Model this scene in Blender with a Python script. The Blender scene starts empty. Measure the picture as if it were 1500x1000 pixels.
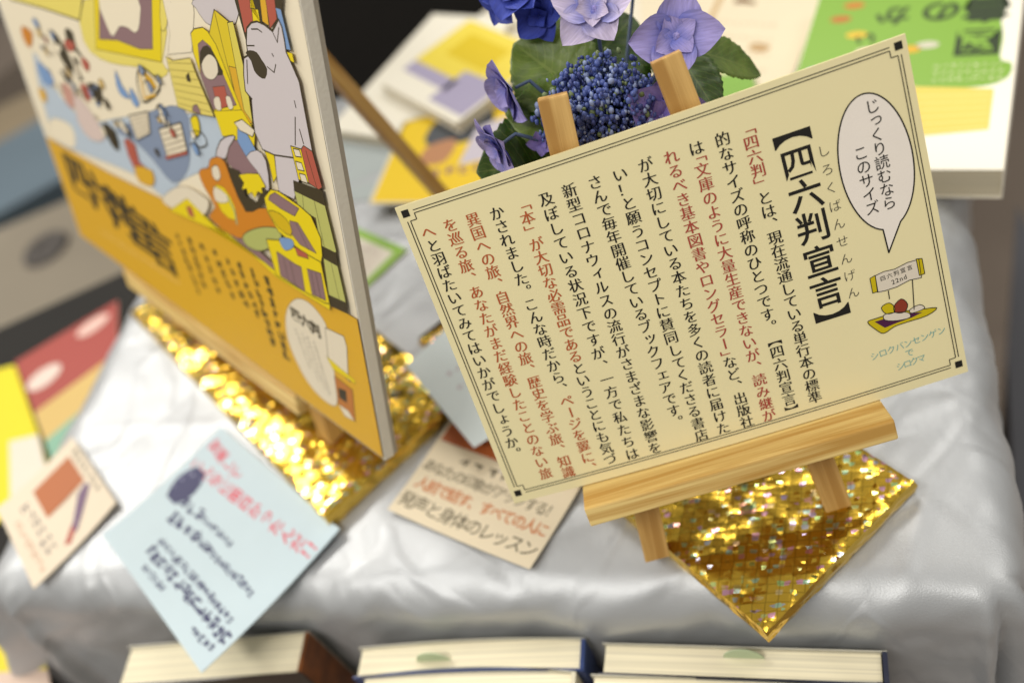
import bpy, bmesh, math, random
from mathutils import Vector, Matrix, noise
random.seed(7)
# ---------------------------------------------------------------- scale: one unit below = 0.817 mm
S = 0.000817
TZ = -537.0                      # height of the table top in the units used below (camera = 0)
def W3(x, y, z): return Vector((x*S, y*S, (z-TZ)*S))
scene = bpy.context.scene
col = scene.collection
def rad(a): return math.radians(a)
# ---------------------------------------------------------------- camera
cam = bpy.data.cameras.new('camera'); camo = bpy.data.objects.new('camera', cam); col.objects.link(camo)
RC = Matrix(((0.943952, 0.297875, 0.142217), (-0.121402, 0.713953, -0.689589), (-0.306947, 0.633674, 0.710099)))
camo.matrix_world = Matrix.Translation(W3(0, 0, 0)) @ RC.to_4x4()
cam.sensor_width = 36; cam.lens = 34.8; cam.clip_start = 0.01; cam.clip_end = 60
cam.dof.use_dof = True; cam.dof.focus_distance = 507*S; cam.dof.aperture_fstop = 3.8
scene.camera = camo
# ---------------------------------------------------------------- room light
world = bpy.data.worlds.new("World"); scene.world = world; world.use_nodes = True
bg = world.node_tree.nodes['Background']; bg.inputs[0].default_value = (1.0, 0.965, 0.89, 1); bg.inputs[1].default_value = 0.47
def area(name, loc, target, sx, sy, power, colr=(1, .965, .89)):
    l = bpy.data.lights.new(name, 'AREA'); l.shape = 'RECTANGLE'; l.size = sx; l.size_y = sy; l.energy = power; l.color = colr
    o = bpy.data.objects.new(name, l); col.objects.link(o); o.location = loc
    o.rotation_euler = (Vector(target)-Vector(loc)).to_track_quat('-Z', 'Y').to_euler()
    return o
area('ceiling_lamp', (-1.5, 1.6, 1.7), (-0.2, 0.4, 0), 1.2, 0.25, 34)
area('ceiling_lamp', (0.3, 2.3, 1.9), (0, 0.4, 0), 1.2, 0.25, 22)
area('ceiling_lamp', (-0.9, -0.5, 1.8), (0, 0.4, 0), 1.2, 0.3, 22)
area('ceiling_lamp', (1.4, 0.6, 1.9), (0, 0.4, 0), 0.3, 1.2, 12)
scene.view_settings.view_transform = 'Standard'; scene.view_settings.look = 'None'
scene.view_settings.exposure = 0.04; scene.view_settings.gamma = 1.0
# ---------------------------------------------------------------- helpers
def hexc(h):
    h = h.lstrip('#'); r = []
    for i in (0, 2, 4):
        c = int(h[i:i+2], 16)/255; r.append(c/12.92 if c <= .04045 else ((c+.055)/1.055)**2.4)
    return (*r, 1)
MATS = {}
def mat(name, colr, rough=.6, metal=0, spec=.5, bump=None, var=None, sub=0):
    """plain material with fine mottling: bump=(scale,strength), var=(scale,amount)"""
    if name in MATS: return MATS[name]
    m = bpy.data.materials.new(name); m.use_nodes = True; nt = m.node_tree; b = nt.nodes['Principled BSDF']
    c = hexc(colr) if isinstance(colr, str) else (*colr, 1)
    b.inputs['Base Color'].default_value = c; b.inputs['Roughness'].default_value = rough
    b.inputs['Metallic'].default_value = metal; b.inputs['Specular IOR Level'].default_value = spec
    tc = nt.nodes.new('ShaderNodeTexCoord')
    if var:
        n = nt.nodes.new('ShaderNodeTexNoise'); n.inputs['Scale'].default_value = var[0]; n.inputs['Detail'].default_value = 5
        nt.links.new(tc.outputs['Object'], n.inputs['Vector'])
        mx = nt.nodes.new('ShaderNodeMix'); mx.data_type = 'RGBA'; mx.blend_type = 'MULTIPLY'
        mr = nt.nodes.new('ShaderNodeMapRange'); mr.inputs[3].default_value = 1-var[1]; mr.inputs[4].default_value = 1+var[1]*.6
        nt.links.new(n.outputs['Fac'], mr.inputs[0]); mx.inputs[0].default_value = 1; mx.inputs[6].default_value = c
        nt.links.new(mr.outputs[0], mx.inputs[7]); nt.links.new(mx.outputs[2], b.inputs['Base Color'])
    if bump:
        n = nt.nodes.new('ShaderNodeTexNoise'); n.inputs['Scale'].default_value = bump[0]; n.inputs['Detail'].default_value = 4
        nt.links.new(tc.outputs['Object'], n.inputs['Vector'])
        bp = nt.nodes.new('ShaderNodeBump'); bp.inputs['Strength'].default_value = bump[1]; bp.inputs['Distance'].default_value = .001
        nt.links.new(n.outputs['Fac'], bp.inputs['Height']); nt.links.new(bp.outputs[0], b.inputs['Normal'])
    if sub:
        b.inputs['Subsurface Weight'].default_value = sub; b.inputs['Subsurface Radius'].default_value = (.004, .003, .003); b.inputs['Subsurface Scale'].default_value = 1
    MATS[name] = m; return m
def paper(h, rough=.55): return mat('paper_'+h.strip('#'), h, rough, spec=.3, var=(60, .04), bump=(900, .05))
def ink(h, rough=.5): return mat('ink_'+h.strip('#'), h, rough, spec=.35)
def wood_mat(name, light, dark, scale=1.0):
    m = bpy.data.materials.new(name); m.use_nodes = True; nt = m.node_tree; b = nt.nodes['Principled BSDF']; L = nt.links.new
    tc = nt.nodes.new('ShaderNodeTexCoord'); mp = nt.nodes.new('ShaderNodeMapping'); L(tc.outputs['Object'], mp.inputs[0])
    mp.inputs['Scale'].default_value = (7*scale, 150*scale, 150*scale); mp.inputs['Location'].default_value = (.3, 1.7, 2.2)
    n = nt.nodes.new('ShaderNodeTexNoise'); n.inputs['Scale'].default_value = 1; n.inputs['Detail'].default_value = 3; n.inputs['Distortion'].default_value = .6; L(mp.outputs[0], n.inputs[0])
    mp2 = nt.nodes.new('ShaderNodeMapping'); L(tc.outputs['Object'], mp2.inputs[0]); mp2.inputs['Scale'].default_value = (30, 1600, 1600)
    n2 = nt.nodes.new('ShaderNodeTexNoise'); n2.inputs['Scale'].default_value = 1; n2.inputs['Detail'].default_value = 2; L(mp2.outputs[0], n2.inputs[0])
    mth = nt.nodes.new('ShaderNodeMath'); mth.operation = 'MULTIPLY_ADD'; L(n2.outputs[0], mth.inputs[0]); mth.inputs[1].default_value = .28; 
    L(n.outputs[0], mth.inputs[2])
    cr = nt.nodes.new('ShaderNodeValToRGB'); cr.color_ramp.elements[0].position = .48; cr.color_ramp.elements[1].position = .74
    cr.color_ramp.elements[0].color = hexc(light); cr.color_ramp.elements[1].color = hexc(dark)
    L(mth.outputs[0], cr.inputs[0]); L(cr.outputs[0], b.inputs['Base Color'])
    b.inputs['Roughness'].default_value = .5; b.inputs['Specular IOR Level'].default_value = .4
    bp = nt.nodes.new('ShaderNodeBump'); bp.inputs['Strength'].default_value = .12; bp.inputs['Distance'].default_value = .0006
    L(n2.outputs[0], bp.inputs['Height']); L(bp.outputs[0], b.inputs['Normal'])
    return m
WOOD = wood_mat('pine_wood', '#e8cb84', '#bd9148')
WOOD2 = wood_mat('dark_pine_wood', '#d4ac68', '#ac8040')

class MB:
    """collects faces in absolute units and links them as one mesh"""
    def __init__(s): s.v = []; s.f = []; s.mi = []; s.mats = []
    def m(s, material):
        if material not in s.mats: s.mats.append(material)
        return s.mats.index(material)
    def add(s, verts, faces, material):
        k = len(s.v); i = s.m(material); s.v += [tuple(q) for q in verts]
        for f in faces: s.f.append([k+j for j in f]); s.mi.append(i)
    def build(s, name, parent=None, base=None, smooth=False, raw=False):
        me = bpy.data.meshes.new(name)
        b = base if base is not None else (parent['_b'] if parent is not None and '_b' in parent else (0, 0, TZ))
        b = tuple(b)
        if raw: me.from_pydata([(x*S, y*S, z*S) for x, y, z in s.v], [], s.f)
        else: me.from_pydata([((x-b[0])*S, (y-b[1])*S, (z-b[2])*S) for x, y, z in s.v], [], s.f)
        for m_ in s.mats: me.materials.append(m_)
        me.polygons.foreach_set('material_index', s.mi)
        if smooth: me.polygons.foreach_set('use_smooth', [True]*len(me.polygons))
        me.update()
        o = bpy.data.objects.new(name, me); col.objects.link(o)
        if parent is not None: o.parent = parent
        else: o.location = W3(*b)
        return o
def tag(o, label, cat, group=None):
    o['label'] = label; o['category'] = cat
    if group: o['group'] = group
    return o
def thing(name, label, cat, base, group=None):
    o = bpy.data.objects.new(name, None); col.objects.link(o); o.location = W3(*base); o['_b'] = base
    return tag(o, label, cat, group)
def structure(o): o['kind'] = 'structure'; return o
class Frame:
    def __init__(s, O, X, Y): s.O = Vector(O); s.X = Vector(X).normalized(); s.Z = s.X.cross(Vector(Y)).normalized(); s.Y = s.Z.cross(s.X)
    def p(s, x, y, z=0): return s.O+s.X*x+s.Y*y+s.Z*z
def bevel_box_bm(lx, ly, lz, bev, seg=2):
    bm = bmesh.new(); bmesh.ops.create_cube(bm, size=1)
    for v in bm.verts: v.co.x *= lx; v.co.y *= ly; v.co.z *= lz
    if bev: bmesh.ops.bevel(bm, geom=bm.edges[:], offset=bev, segments=seg, profile=.6, affect='EDGES')
    return bm
def bar(name, A, B, w, t, up, material, parent, bev=.8, cut=None):
    """wooden bar from A to B, w wide, t thick (along up); local x is the grain"""
    A = Vector(A); B = Vector(B); X = (B-A).normalized(); Y = Vector(up).cross(X).normalized(); Z = X.cross(Y)
    bm = bevel_box_bm((B-A).length*S, w*S, t*S, bev*S)
    M = Matrix((X, Y, Z)).transposed().to_4x4(); c = (A+B)/2
    b = Vector(parent['_b']); M.translation = (c-b)*S
    if cut is not None:
        Mi = M.inverted(); pt = Mi @ Vector((0, 0, (cut-b.z)*S)); no = Mi.to_3x3() @ Vector((0, 0, -1))
        g = bmesh.ops.bisect_plane(bm, geom=bm.verts[:]+bm.edges[:]+bm.faces[:], plane_co=pt, plane_no=no, clear_outer=True)
        bmesh.ops.holes_fill(bm, edges=[e for e in bm.edges if e.is_boundary])
    hx = max(v.co.x for v in bm.verts)
    for v in bm.verts:
        if abs(v.co.x) > hx-1.6*bev*S-1e-6: v.co += Vector((noise.noise(v.co*900+c)*.9, noise.noise(v.co*700+c)*.25, noise.noise(v.co*800-c)*.25))*S
    me = bpy.data.meshes.new(name); bm.to_mesh(me); bm.free(); me.materials.append(material)
    o = bpy.data.objects.new(name, me); col.objects.link(o); o.parent = parent; o.matrix_local = M
    return o
# ---- glyphs
GC = {}
def glyph(ch, off):
    k = (ch, off)
    if k in GC: return GC[k]
    c = bpy.data.curves.new('glyph', 'FONT'); c.body = ch; c.resolution_u = 3; c.offset = off
    o = bpy.data.objects.new('glyph', c); col.objects.link(o); bpy.context.view_layer.update()
    ev = o.evaluated_get(bpy.context.evaluated_depsgraph_get()); me = ev.to_mesh()
    V = [(v.co.x-.5, v.co.y-.375) for v in me.vertices]; F = [list(p.vertices) for p in me.polygons]
    if ch.isascii():
        mx = (min(v[0] for v in V)+max(v[0] for v in V))/2; V = [(x-mx, y) for x, y in V]
    ev.to_mesh_clear(); bpy.data.objects.remove(o); bpy.data.curves.remove(c)
    GC[k] = (V, F); return GC[k]
LAY = [0]
def put(mb, place, ch, x, y, size, material, rot=0, off=0.0, mincho=0, vert=True, h=.2, sx=1.0, sy=1.0):
    """one character centred at x,y; place(x,y,h)->absolute point; mincho: extra width of the upright strokes"""
    dx = dy = 0; r = rot; s_ = size
    if vert:
        if ch in '「」【】ー（）': r -= 90
        if ch in '、。': dx, dy = .58, .58
        if ch in 'ッャュョィェァォっゃゅょ': dx, dy = .1, .1
    V, F = glyph(ch, off)
    if vert and ch in '「」【】': pass
    ca, sa = math.cos(rad(r)), math.sin(rad(r)); c0, s0 = math.cos(rad(rot)), math.sin(rad(rot))
    n = 1 if not mincho else 3
    for i in range(n):
        sh = 0 if n == 1 else (i-1)*mincho
        P = []
        for gx, gy in V:
            ax = gx*ca-gy*sa+dx*c0-dy*s0; ay = gx*sa+gy*ca+dx*s0+dy*c0
            P.append(place(x+(ax+sh)*s_*sx, y+ay*s_*sy, h+i*.02))
        mb.add(P, F, material)
def column(mb, place, a, b, text, size, colors, half=1, **kw):
    """vertical text with first character centred on a and last on b. text: list of (string, colour)"""
    chars = [(c, k) for t, k in text for c in t]
    n = len(chars); rot = math.degrees(math.atan2(b[1]-a[1], b[0]-a[0]))+90
    W = [half if c in '「」' else 1 for c, k in chars]; pos = []; acc = 0
    for q in W: pos.append(acc+q/2); acc += q
    p0, p1 = pos[0], pos[-1]
    for i, (c, k) in enumerate(chars):
        t = (pos[i]-p0)/(p1-p0) if n > 1 else 0
        if half < 1 and c == '「': t -= .25/(p1-p0)
        if half < 1 and c == '」': t += .25/(p1-p0)
        if c != ' ': put(mb, place, c, a[0]+(b[0]-a[0])*t, a[1]+(b[1]-a[1])*t, size, colors[k], rot=rot if abs(rot) > 3 else 0, **kw)
def row(mb, place, a, b, text, size, material, **kw):
    n = len(text); rot = math.degrees(math.atan2(b[1]-a[1], b[0]-a[0]))
    for i, c in enumerate(text):
        t = i/(n-1) if n > 1 else 0
        if c != ' ': put(mb, place, c, a[0]+(b[0]-a[0])*t, a[1]+(b[1]-a[1])*t, size, material, rot=rot, vert=False, **kw)
def seg(mb, place, a, b, w, material, h=.2, n=1):
    d = Vector((b[0]-a[0], b[1]-a[1])); L = d.length
    if L == 0: return
    q = Vector((-d.y, d.x))/L*w/2; V = []; F = []
    for i in range(n+1):
        t = i/n; x = a[0]+d.x*t; y = a[1]+d.y*t
        V += [place(x+q.x, y+q.y, h), place(x-q.x, y-q.y, h)]
        if i: F.append((2*i-2, 2*i-1, 2*i+1, 2*i))
    mb.add(V, F, material)
def stroke(mb, place, pts, w, material, h=.2, closed=False):
    P = list(pts)+([pts[0]] if closed else [])
    for a, b in zip(P, P[1:]): seg(mb, place, a, b, w, material, h)
    for a in P[(0 if closed else 1):-1]:
        mb.add([place(a[0]+w/2*math.cos(k*math.pi/3), a[1]+w/2*math.sin(k*math.pi/3), h+.01) for k in range(6)], [tuple(range(6))], material)
def poly(mb, place, pts, material, h=.2, n=0):
    mb.add([place(x, y, h) for x, y in pts], [tuple(range(len(pts)))], material)
def smooth_pts(pts, k=4, closed=True):
    out = []; n = len(pts)
    for i in range(n if closed else n-1):
        p0, p1, p2, p3 = (pts[(i-1) % n], pts[i], pts[(i+1) % n], pts[(i+2) % n]) if closed else (pts[max(i-1, 0)], pts[i], pts[i+1], pts[min(i+2, n-1)])
        for j in range(k):
            t = j/k
            out.append(tuple(.5*((2*p1[c])+(-p0[c]+p2[c])*t+(2*p0[c]-5*p1[c]+4*p2[c]-p3[c])*t*t+(-p0[c]+3*p1[c]-3*p2[c]+p3[c])*t**3) for c in (0, 1)))
    if not closed: out.append(tuple(pts[-1]))
    return out
def scribble(mb, place, x, y, size, material, rot=0, w=.11, h=.2):
    """an unreadable printed mark, as the blurred small print shows"""
    c, s_ = math.cos(rad(rot)), math.sin(rad(rot))
    def q(a, b): return (x+(a*c-b*s_)*size, y+(a*s_+b*c)*size)
    for _ in range(random.randint(2, 3)):
        yy = random.uniform(-.4, .4); seg(mb, place, q(random.uniform(-.42, -.2), yy), q(random.uniform(.2, .42), yy+random.uniform(-.08, .08)), size*w, material, h)
    for _ in range(random.randint(1, 2)):
        xx = random.uniform(-.35, .35); seg(mb, place, q(xx, random.uniform(.2, .45)), q(xx+random.uniform(-.12, .12), random.uniform(-.45, -.2)), size*w, material, h+.01)
def scribble_line(mb, place, a, b, size, material, gap=1.08, **kw):
    d = math.hypot(b[0]-a[0], b[1]-a[1]); n = max(1, int(d/(size*gap))); rot = math.degrees(math.atan2(b[1]-a[1], b[0]-a[0]))
    for i in range(n+1):
        t = i/n; scribble(mb, place, a[0]+(b[0]-a[0])*t, a[1]+(b[1]-a[1])*t, size*random.uniform(.85, 1.05), material, rot, **kw)
def sheet(mb, place, x0, y0, x1, y1, th, material, nx=12, ny=8, side=None):
    """thin curved sheet with real thickness; place(x,y,h)"""
    V = []; F = []
    for k in (0, -th):
        for j in range(ny+1):
            for i in range(nx+1): V.append(place(x0+(x1-x0)*i/nx, y0+(y1-y0)*j/ny, k))
    q = (nx+1)*(ny+1); idx = lambda i, j, k=0: k*q+j*(nx+1)+i
    for j in range(ny):
        for i in range(nx):
            F.append((idx(i, j), idx(i+1, j), idx(i+1, j+1), idx(i, j+1))); F.append((idx(i, j, 1), idx(i, j+1, 1), idx(i+1, j+1, 1), idx(i+1, j, 1)))
    G = []
    for i in range(nx): G += [(idx(i, 0), idx(i, 0, 1), idx(i+1, 0, 1), idx(i+1, 0)), (idx(i, ny), idx(i+1, ny), idx(i+1, ny, 1), idx(i, ny, 1))]
    for j in range(ny): G += [(idx(0, j), idx(0, j+1), idx(0, j+1, 1), idx(0, j, 1)), (idx(nx, j), idx(nx, j, 1), idx(nx, j+1, 1), idx(nx, j+1))]
    mb.add(V, F, material); k = len(mb.v)-len(V); i_ = mb.m(side or material)
    for g in G: mb.f.append([k+j for j in g]); mb.mi.append(i_)

# ================================================================ SETTING
FL = Vector((-534+5*.956+19*.2932, 436-5*.2932+19*.956, 0)); E1 = Vector((.956, -.2932, 0)).normalized(); E2 = Vector((.2932, .956, 0)).normalized()
TW, TD = 680.0, 545.0
def tb(a, b, z): return FL+E1*a+E2*b+Vector((0, 0, z))
# floor
floor_m = mat('floor_carpet', '#8a7c70', .9, var=(6, .25), bump=(300, .4))
mb = MB(); mb.add([(-9000, -5000, -1500), (9000, -5000, -1500), (9000, 12000, -1500), (-9000, 12000, -1500)], [(0, 1, 2, 3)], floor_m)
structure(mb.build('floor', base=(0, 0, -1500)))
# satin cloth
def satin():
    m = bpy.data.materials.new('silver_satin'); m.use_nodes = True; nt = m.node_tree; b = nt.nodes['Principled BSDF']; L = nt.links.new
    b.inputs['Base Color'].default_value = (.44, .452, .47, 1); b.inputs['Roughness'].default_value = .46; b.inputs['Metallic'].default_value = .5
    b.inputs['Sheen Weight'].default_value = .25; b.inputs['Sheen Roughness'].default_value = .4
    tc = nt.nodes.new('ShaderNodeTexCoord')
    mp = nt.nodes.new('ShaderNodeMapping'); mp.inputs['Scale'].default_value = (14, 9, 9); L(tc.outputs['Object'], mp.inputs[0])
    n = nt.nodes.new('ShaderNodeTexNoise'); n.inputs['Scale'].default_value = 1; n.inputs['Detail'].default_value = 3; n.inputs['Distortion'].default_value = 1.2; L(mp.outputs[0], n.inputs[0])
    n2 = nt.nodes.new('ShaderNodeTexNoise'); n2.inputs['Scale'].default_value = 1500; n2.inputs['Detail'].default_value = 1; L(tc.outputs['Object'], n2.inputs[0])
    b1 = nt.nodes.new('ShaderNodeBump'); b1.inputs['Strength'].default_value = .3; b1.inputs['Distance'].default_value = .006; L(n.outputs[0], b1.inputs['Height'])
    b2 = nt.nodes.new('ShaderNodeBump'); b2.inputs['Strength'].default_value = .4; b2.inputs['Distance'].default_value = .0003; L(n2.outputs[0], b2.inputs['Height'])
    mp3 = nt.nodes.new('ShaderNodeMapping'); mp3.inputs['Scale'].default_value = (11, 7, 9); mp3.inputs['Rotation'].default_value = (0, 0, .7); L(tc.outputs['Object'], mp3.inputs[0])
    n3 = nt.nodes.new('ShaderNodeTexNoise'); n3.inputs['Scale'].default_value = 1; n3.inputs['Detail'].default_value = 2; n3.inputs['Distortion'].default_value = .8; L(mp3.outputs[0], n3.inputs[0])
    a3 = nt.nodes.new('ShaderNodeMath'); a3.operation = 'SUBTRACT'; L(n3.outputs[0], a3.inputs[0]); a3.inputs[1].default_value = .5
    a4 = nt.nodes.new('ShaderNodeMath'); a4.operation = 'ABSOLUTE'; L(a3.outputs[0], a4.inputs[0])
    a5 = nt.nodes.new('ShaderNodeMapRange'); a5.interpolation_type = 'SMOOTHSTEP'; L(a4.outputs[0], a5.inputs[0]); a5.inputs[2].default_value = .05; a5.inputs[3].default_value = 1; a5.inputs[4].default_value = 0
    b3 = nt.nodes.new('ShaderNodeBump'); b3.inputs['Strength'].default_value = .22; b3.inputs['Distance'].default_value = .0022; L(a5.outputs[0], b3.inputs['Height']); L(b1.outputs[0], b3.inputs['Normal'])
    L(b3.outputs[0], b2.inputs['Normal']); L(b2.outputs[0], b.inputs['Normal'])
    return m
SATIN = satin()
def crease(p, c, ang, length, width, amp):
    d = Vector((math.cos(rad(ang)), math.sin(rad(ang)))); q = p-Vector(c); u = q.dot(d); v = q.dot(Vector((-d.y, d.x)))+8*math.sin(u*.02+ang)
    t = max(0, 1-(u/length)**2)
    return amp*t*math.exp(-(v/width)**2)
random.seed(3)
CR = [((random.uniform(0, TW), random.uniform(-10, TD)), random.uniform(0, 180), random.uniform(50, 150), random.uniform(2.6, 6.5), random.uniform(.5, 1.7)*random.choice((1, 1, -1))) for _ in range(90)]
def cloth(name, rx, ry, base, res, drop, folds=True):
    mb = MB(); V = []; F = []; r = 28.0; ext = drop
    xs = [-ext+(TW+2*ext)*i/res for i in range(res+1)]; ny = int(res*(TD+2*ext)/(TW+2*ext)); ys = [-ext+(TD+2*ext)*j/ny for j in range(ny+1)]
    for y in ys:
        for x in xs:
            cx = min(max(x, 0), TW); cy = min(max(y, 0), TD); ox, oy = x-cx, y-cy; s = math.hypot(ox, oy)
            n = Vector((x, y)); h = 0
            nz = noise.noise(Vector((x*.011, y*.014, 1.3)))*1.8+noise.noise(Vector((x*.026+y*.01, y*.03, 4)))*.8
            for c, a, l, w, am in CR:
                if abs(x-c[0]) < l and abs(y-c[1]) < l+20: h += crease(n, c, a, l, w, am)
            lf = max(0, -ox)/330
            if s == 0: P = (x, y, TZ+max(0, nz+h+1.2))
            else:
                ux, uy = ox/s, oy/s; q = r*math.pi/2
                if s < q: o, dn = r*math.sin(s/r), r*(1-math.cos(s/r))
                else: o, dn = r+(s-q)*.03, r+(s-q)
                per = (cx*1.0+cy*1.3); cor = min(1, 4*abs(ux*uy))
                amp = min(1, s/170)*(9+26*cor)
                fo = (math.sin(per*.045+.8*math.sin(per*.013))+.5*math.sin(per*.11+2)) if cor < .02 else 1.4*math.sin(math.atan2(uy, ux)*7)
                o += 70*lf**.8 if uy <= 0 else 0
                o += max(-r*.6, amp*fo*.5)+amp*.25+min(1, s/12)*(noise.noise(Vector((per*.02, s*.03, 7)))*3.5+noise.noise(Vector((per*.055+s*.03, s*.05, 2)))*1.6)
                P = (cx+ux*o, cy+uy*o, TZ-dn+max(0, nz+h+1.2)*max(0, 1-s/60)+min(1, s/10)*noise.noise(Vector((per*.03+s*.02, s*.02, 11)))*2.0)
            p = tb(P[0], P[1], P[2]); V.append(p)
    k = len(xs)
    for j in range(len(ys)-1):
        for i in range(k-1): F.append((j*k+i, j*k+i+1, (j+1)*k+i+1, (j+1)*k+i))
    mb.add(V, F, SATIN); return mb.build(name, base=base, smooth=True)
cl = cloth('tablecloth', 0, 0, tuple(tb(TW/2, TD/2, TZ)), 330, 330)
tag(cl, 'silvery grey satin tablecloth draped over the display table with creases and folds', 'tablecloth')
# the table under the cloth
blk = mat('dark_laminate', '#2a2724', .6, var=(20, .2))
tab = thing('display_table', 'display table whose shape shows through the satin cloth over it', 'table', tuple(tb(TW/2, TD/2, -1500)))
mb = MB()
def slab(mb, c4, z0, z1, m_):
    V = [(*p[:2], z1) for p in c4]+[(*p[:2], z0) for p in c4]; n = len(c4)
    mb.add(V, [tuple(range(n)), tuple(range(2*n-1, n-1, -1))]+[(i, n+i, n+(i+1) % n, (i+1) % n) for i in range(n)], m_)
slab(mb, [tb(4, 4, 0), tb(TW-4, 4, 0), tb(TW-4, TD-4, 0), tb(4, TD-4, 0)], TZ-24, TZ-3, blk); mb.build('tabletop', tab)
for a, b in ((40, 40), (TW-40, 40), (TW-40, TD-40), (40, TD-40)):
    mb = MB(); slab(mb, [tb(a-14, b-14, 0), tb(a+14, b-14, 0), tb(a+14, b+14, 0), tb(a-14, b+14, 0)], -1500, TZ-24, blk); mb.build('leg', tab)

# ================================================================ NOTICE CARD ON ITS EASEL
CO = Vector((-106.9, 325.5, -460.1)); CF = Frame(CO, (1, 0, 0), (0, .406737, .913545))
CW, CH = 257.5, 181.8
BOW = 4.0
def cpl(u, v, h=0): return CF.p(u, v, h+BOW*(1-(2*u/CW-1)**2))
card = thing('notice_card', 'cream notice card with columns of Japanese text propped on the small wooden easel', 'notice card', tuple(CF.p(CW/2, 0)))
CREAM = mat('cream_card', '#ebdfaf', .42, spec=.45, var=(25, .025), bump=(1500, .03))
mb = MB(); sheet(mb, cpl, 0, -2, CW, CH, 1.6, CREAM, nx=24, ny=6, side=mat('cream_edge', '#e2d6a4', .6)); mb.build('panel', card)
K = ink('#17140f'); RED = ink('#b4562a'); RED2 = ink('#a84436'); BLUE = ink('#6fa8a8'); GREY = ink('#4a463c')
cols = {'k': K, 'r': RED, 'R': RED2}
ends = [(176.9,163.9),(176.2,11.5),(164.1,162.8),(162.8,7.3),(151,162.8),(150.3,8.9),(138.3,162.6),(138,9.1),(125.4,163),(124.9,9.3),(112.2,162.4),(112.5,9),(99.4,162.7),(102.3,20.9),(86.2,162.8),(86.1,9.2),(74,162.4),(73.1,9.5),(62.1,163.5),(60.5,10.1),(48.2,163.4),(49,7.5),(35.6,164),(35.8,9.2),(23.7,164.9),(23.4,12),(11.7,164.9),(11.7,29)]
TX = [[('「四六判」', 'R'), ('とは、現在流通している単行本の標準', 'k')],
      [('的なサイズの呼称のひとつです。【四六判宣言】', 'k')],
      [('は', 'k'), ('「文庫のように大量生産できないが、読み継が', 'R')],
      [('れるべき基本図書やロングセラー」', 'R'), ('など、出版社', 'k')],
      [('が大切にしている本たちを多くの読者に届けた', 'k')],
      [('い！と願うコンセプトに賛同してくださる書店', 'k')],
      [('さんで毎年開催しているブックフェアです。', 'k')],
      [('新型コロナウィルスの流行がさまざまな影響を', 'k')],
      [('及ぼしている状況下ですが、一方で私たちは', 'k')],
      [('「本」が大切な必需品である', 'r'), ('ということにも気づ', 'k')],
      [('かされました。こんな時だから、', 'k'), ('ページを翼に、', 'r')],
      [('異国への旅、自然界への旅、歴史を学ぶ旅、知識', 'r')],
      [('を巡る旅、あなたがまだ経験したことのない旅', 'r')],
      [('へ', 'r'), ('と羽ばたいてみてはいかがでしょうか。', 'k')]]
mb = MB()
for i, t in enumerate(TX):
    column(mb, cpl, ends[2*i], ends[2*i+1], t, 7.7, cols, off=-.006, mincho=.021, half=.5 if i in (2, 3) else 1)
mb.build('printed_text', card)
mb = MB()
tt = [(196.1,153.4),(196.3,139.5),(196.2,122.4),(196,105),(195.6,86.3),(195.3,68.7),(195.2,54.7)]
for c, p in zip('【四六判宣言】', tt):
    put(mb, cpl, c, p[0], p[1]+(4.6 if c == '【' else -4.6 if c == '】' else 0), 19.5 if c in '【】' else 17.6, K, off=.012)
fu = [(209.2,140.9),(208,63.7)]
column(mb, cpl, fu[0], fu[1], [('しろくばんせんげん', 'g')], 6.6, {'g': GREY}, off=-.008)
mb.build('headline', card)
# speech bubble
mb = MB()
bc = [(236.1,161.3),(227.7,91),(214.7,131.7),(250.4,123.2),(229.6,78.7),(225.5,95.9),(233.5,93.5)]
x0, x1 = bc[2][0], bc[3][0]; y1 = bc[0][1]; cxx = (x0+x1)/2; hx = (x1-x0)/2; y0 = bc[1][1]; cyy = (y0+y1)/2; hy = (y1-y0)/2
def oval(k, n=48): return [(cxx+hx*k*math.cos(t), cyy+hy*k*math.sin(t)) for t in [rad(-90+ (11*360/48)/11*0 + 360*i/n) for i in range(n)]]
ov = [(cxx+hx*math.cos(rad(a)), cyy+hy*math.sin(rad(a))) for a in range(-84+13, 276-13, 6)]
bub = ov+[(bc[4][0], bc[4][1])]
poly(mb, cpl, bub, paper('#efe6dc'), .16)
stroke(mb, cpl, bub, .75, K, .2, closed=True)
mb.build('speech_bubble', card)
mb = MB()
bt = [(236,154.1),(234.7,104.3),(226.2,133.7),(226.2,104.6)]
column(mb, cpl, bt[0], bt[1], [('じっくり読むなら', 'k')], 7.6, cols, off=.002, h=.3)
column(mb, cpl, bt[2], bt[3], [('このサイズ', 'k')], 7.6, cols, off=.002, h=.3)
mb.build('bubble_text', card); mb = MB()
bt = [(211.5,24.5),(247.7,26.8),(229.4,20.1),(223.4,13.9),(234.8,14.6)]
row(mb, cpl, bt[0], bt[1], 'シロクバンセンゲン', 4.9, BLUE, off=-.004)
put(mb, cpl, 'で', bt[2][0], bt[2][1], 4.9, BLUE, vert=False); row(mb, cpl, bt[3], bt[4], 'シロクマ', 4.9, BLUE, off=-.004)
mb.build('caption', card)
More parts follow.
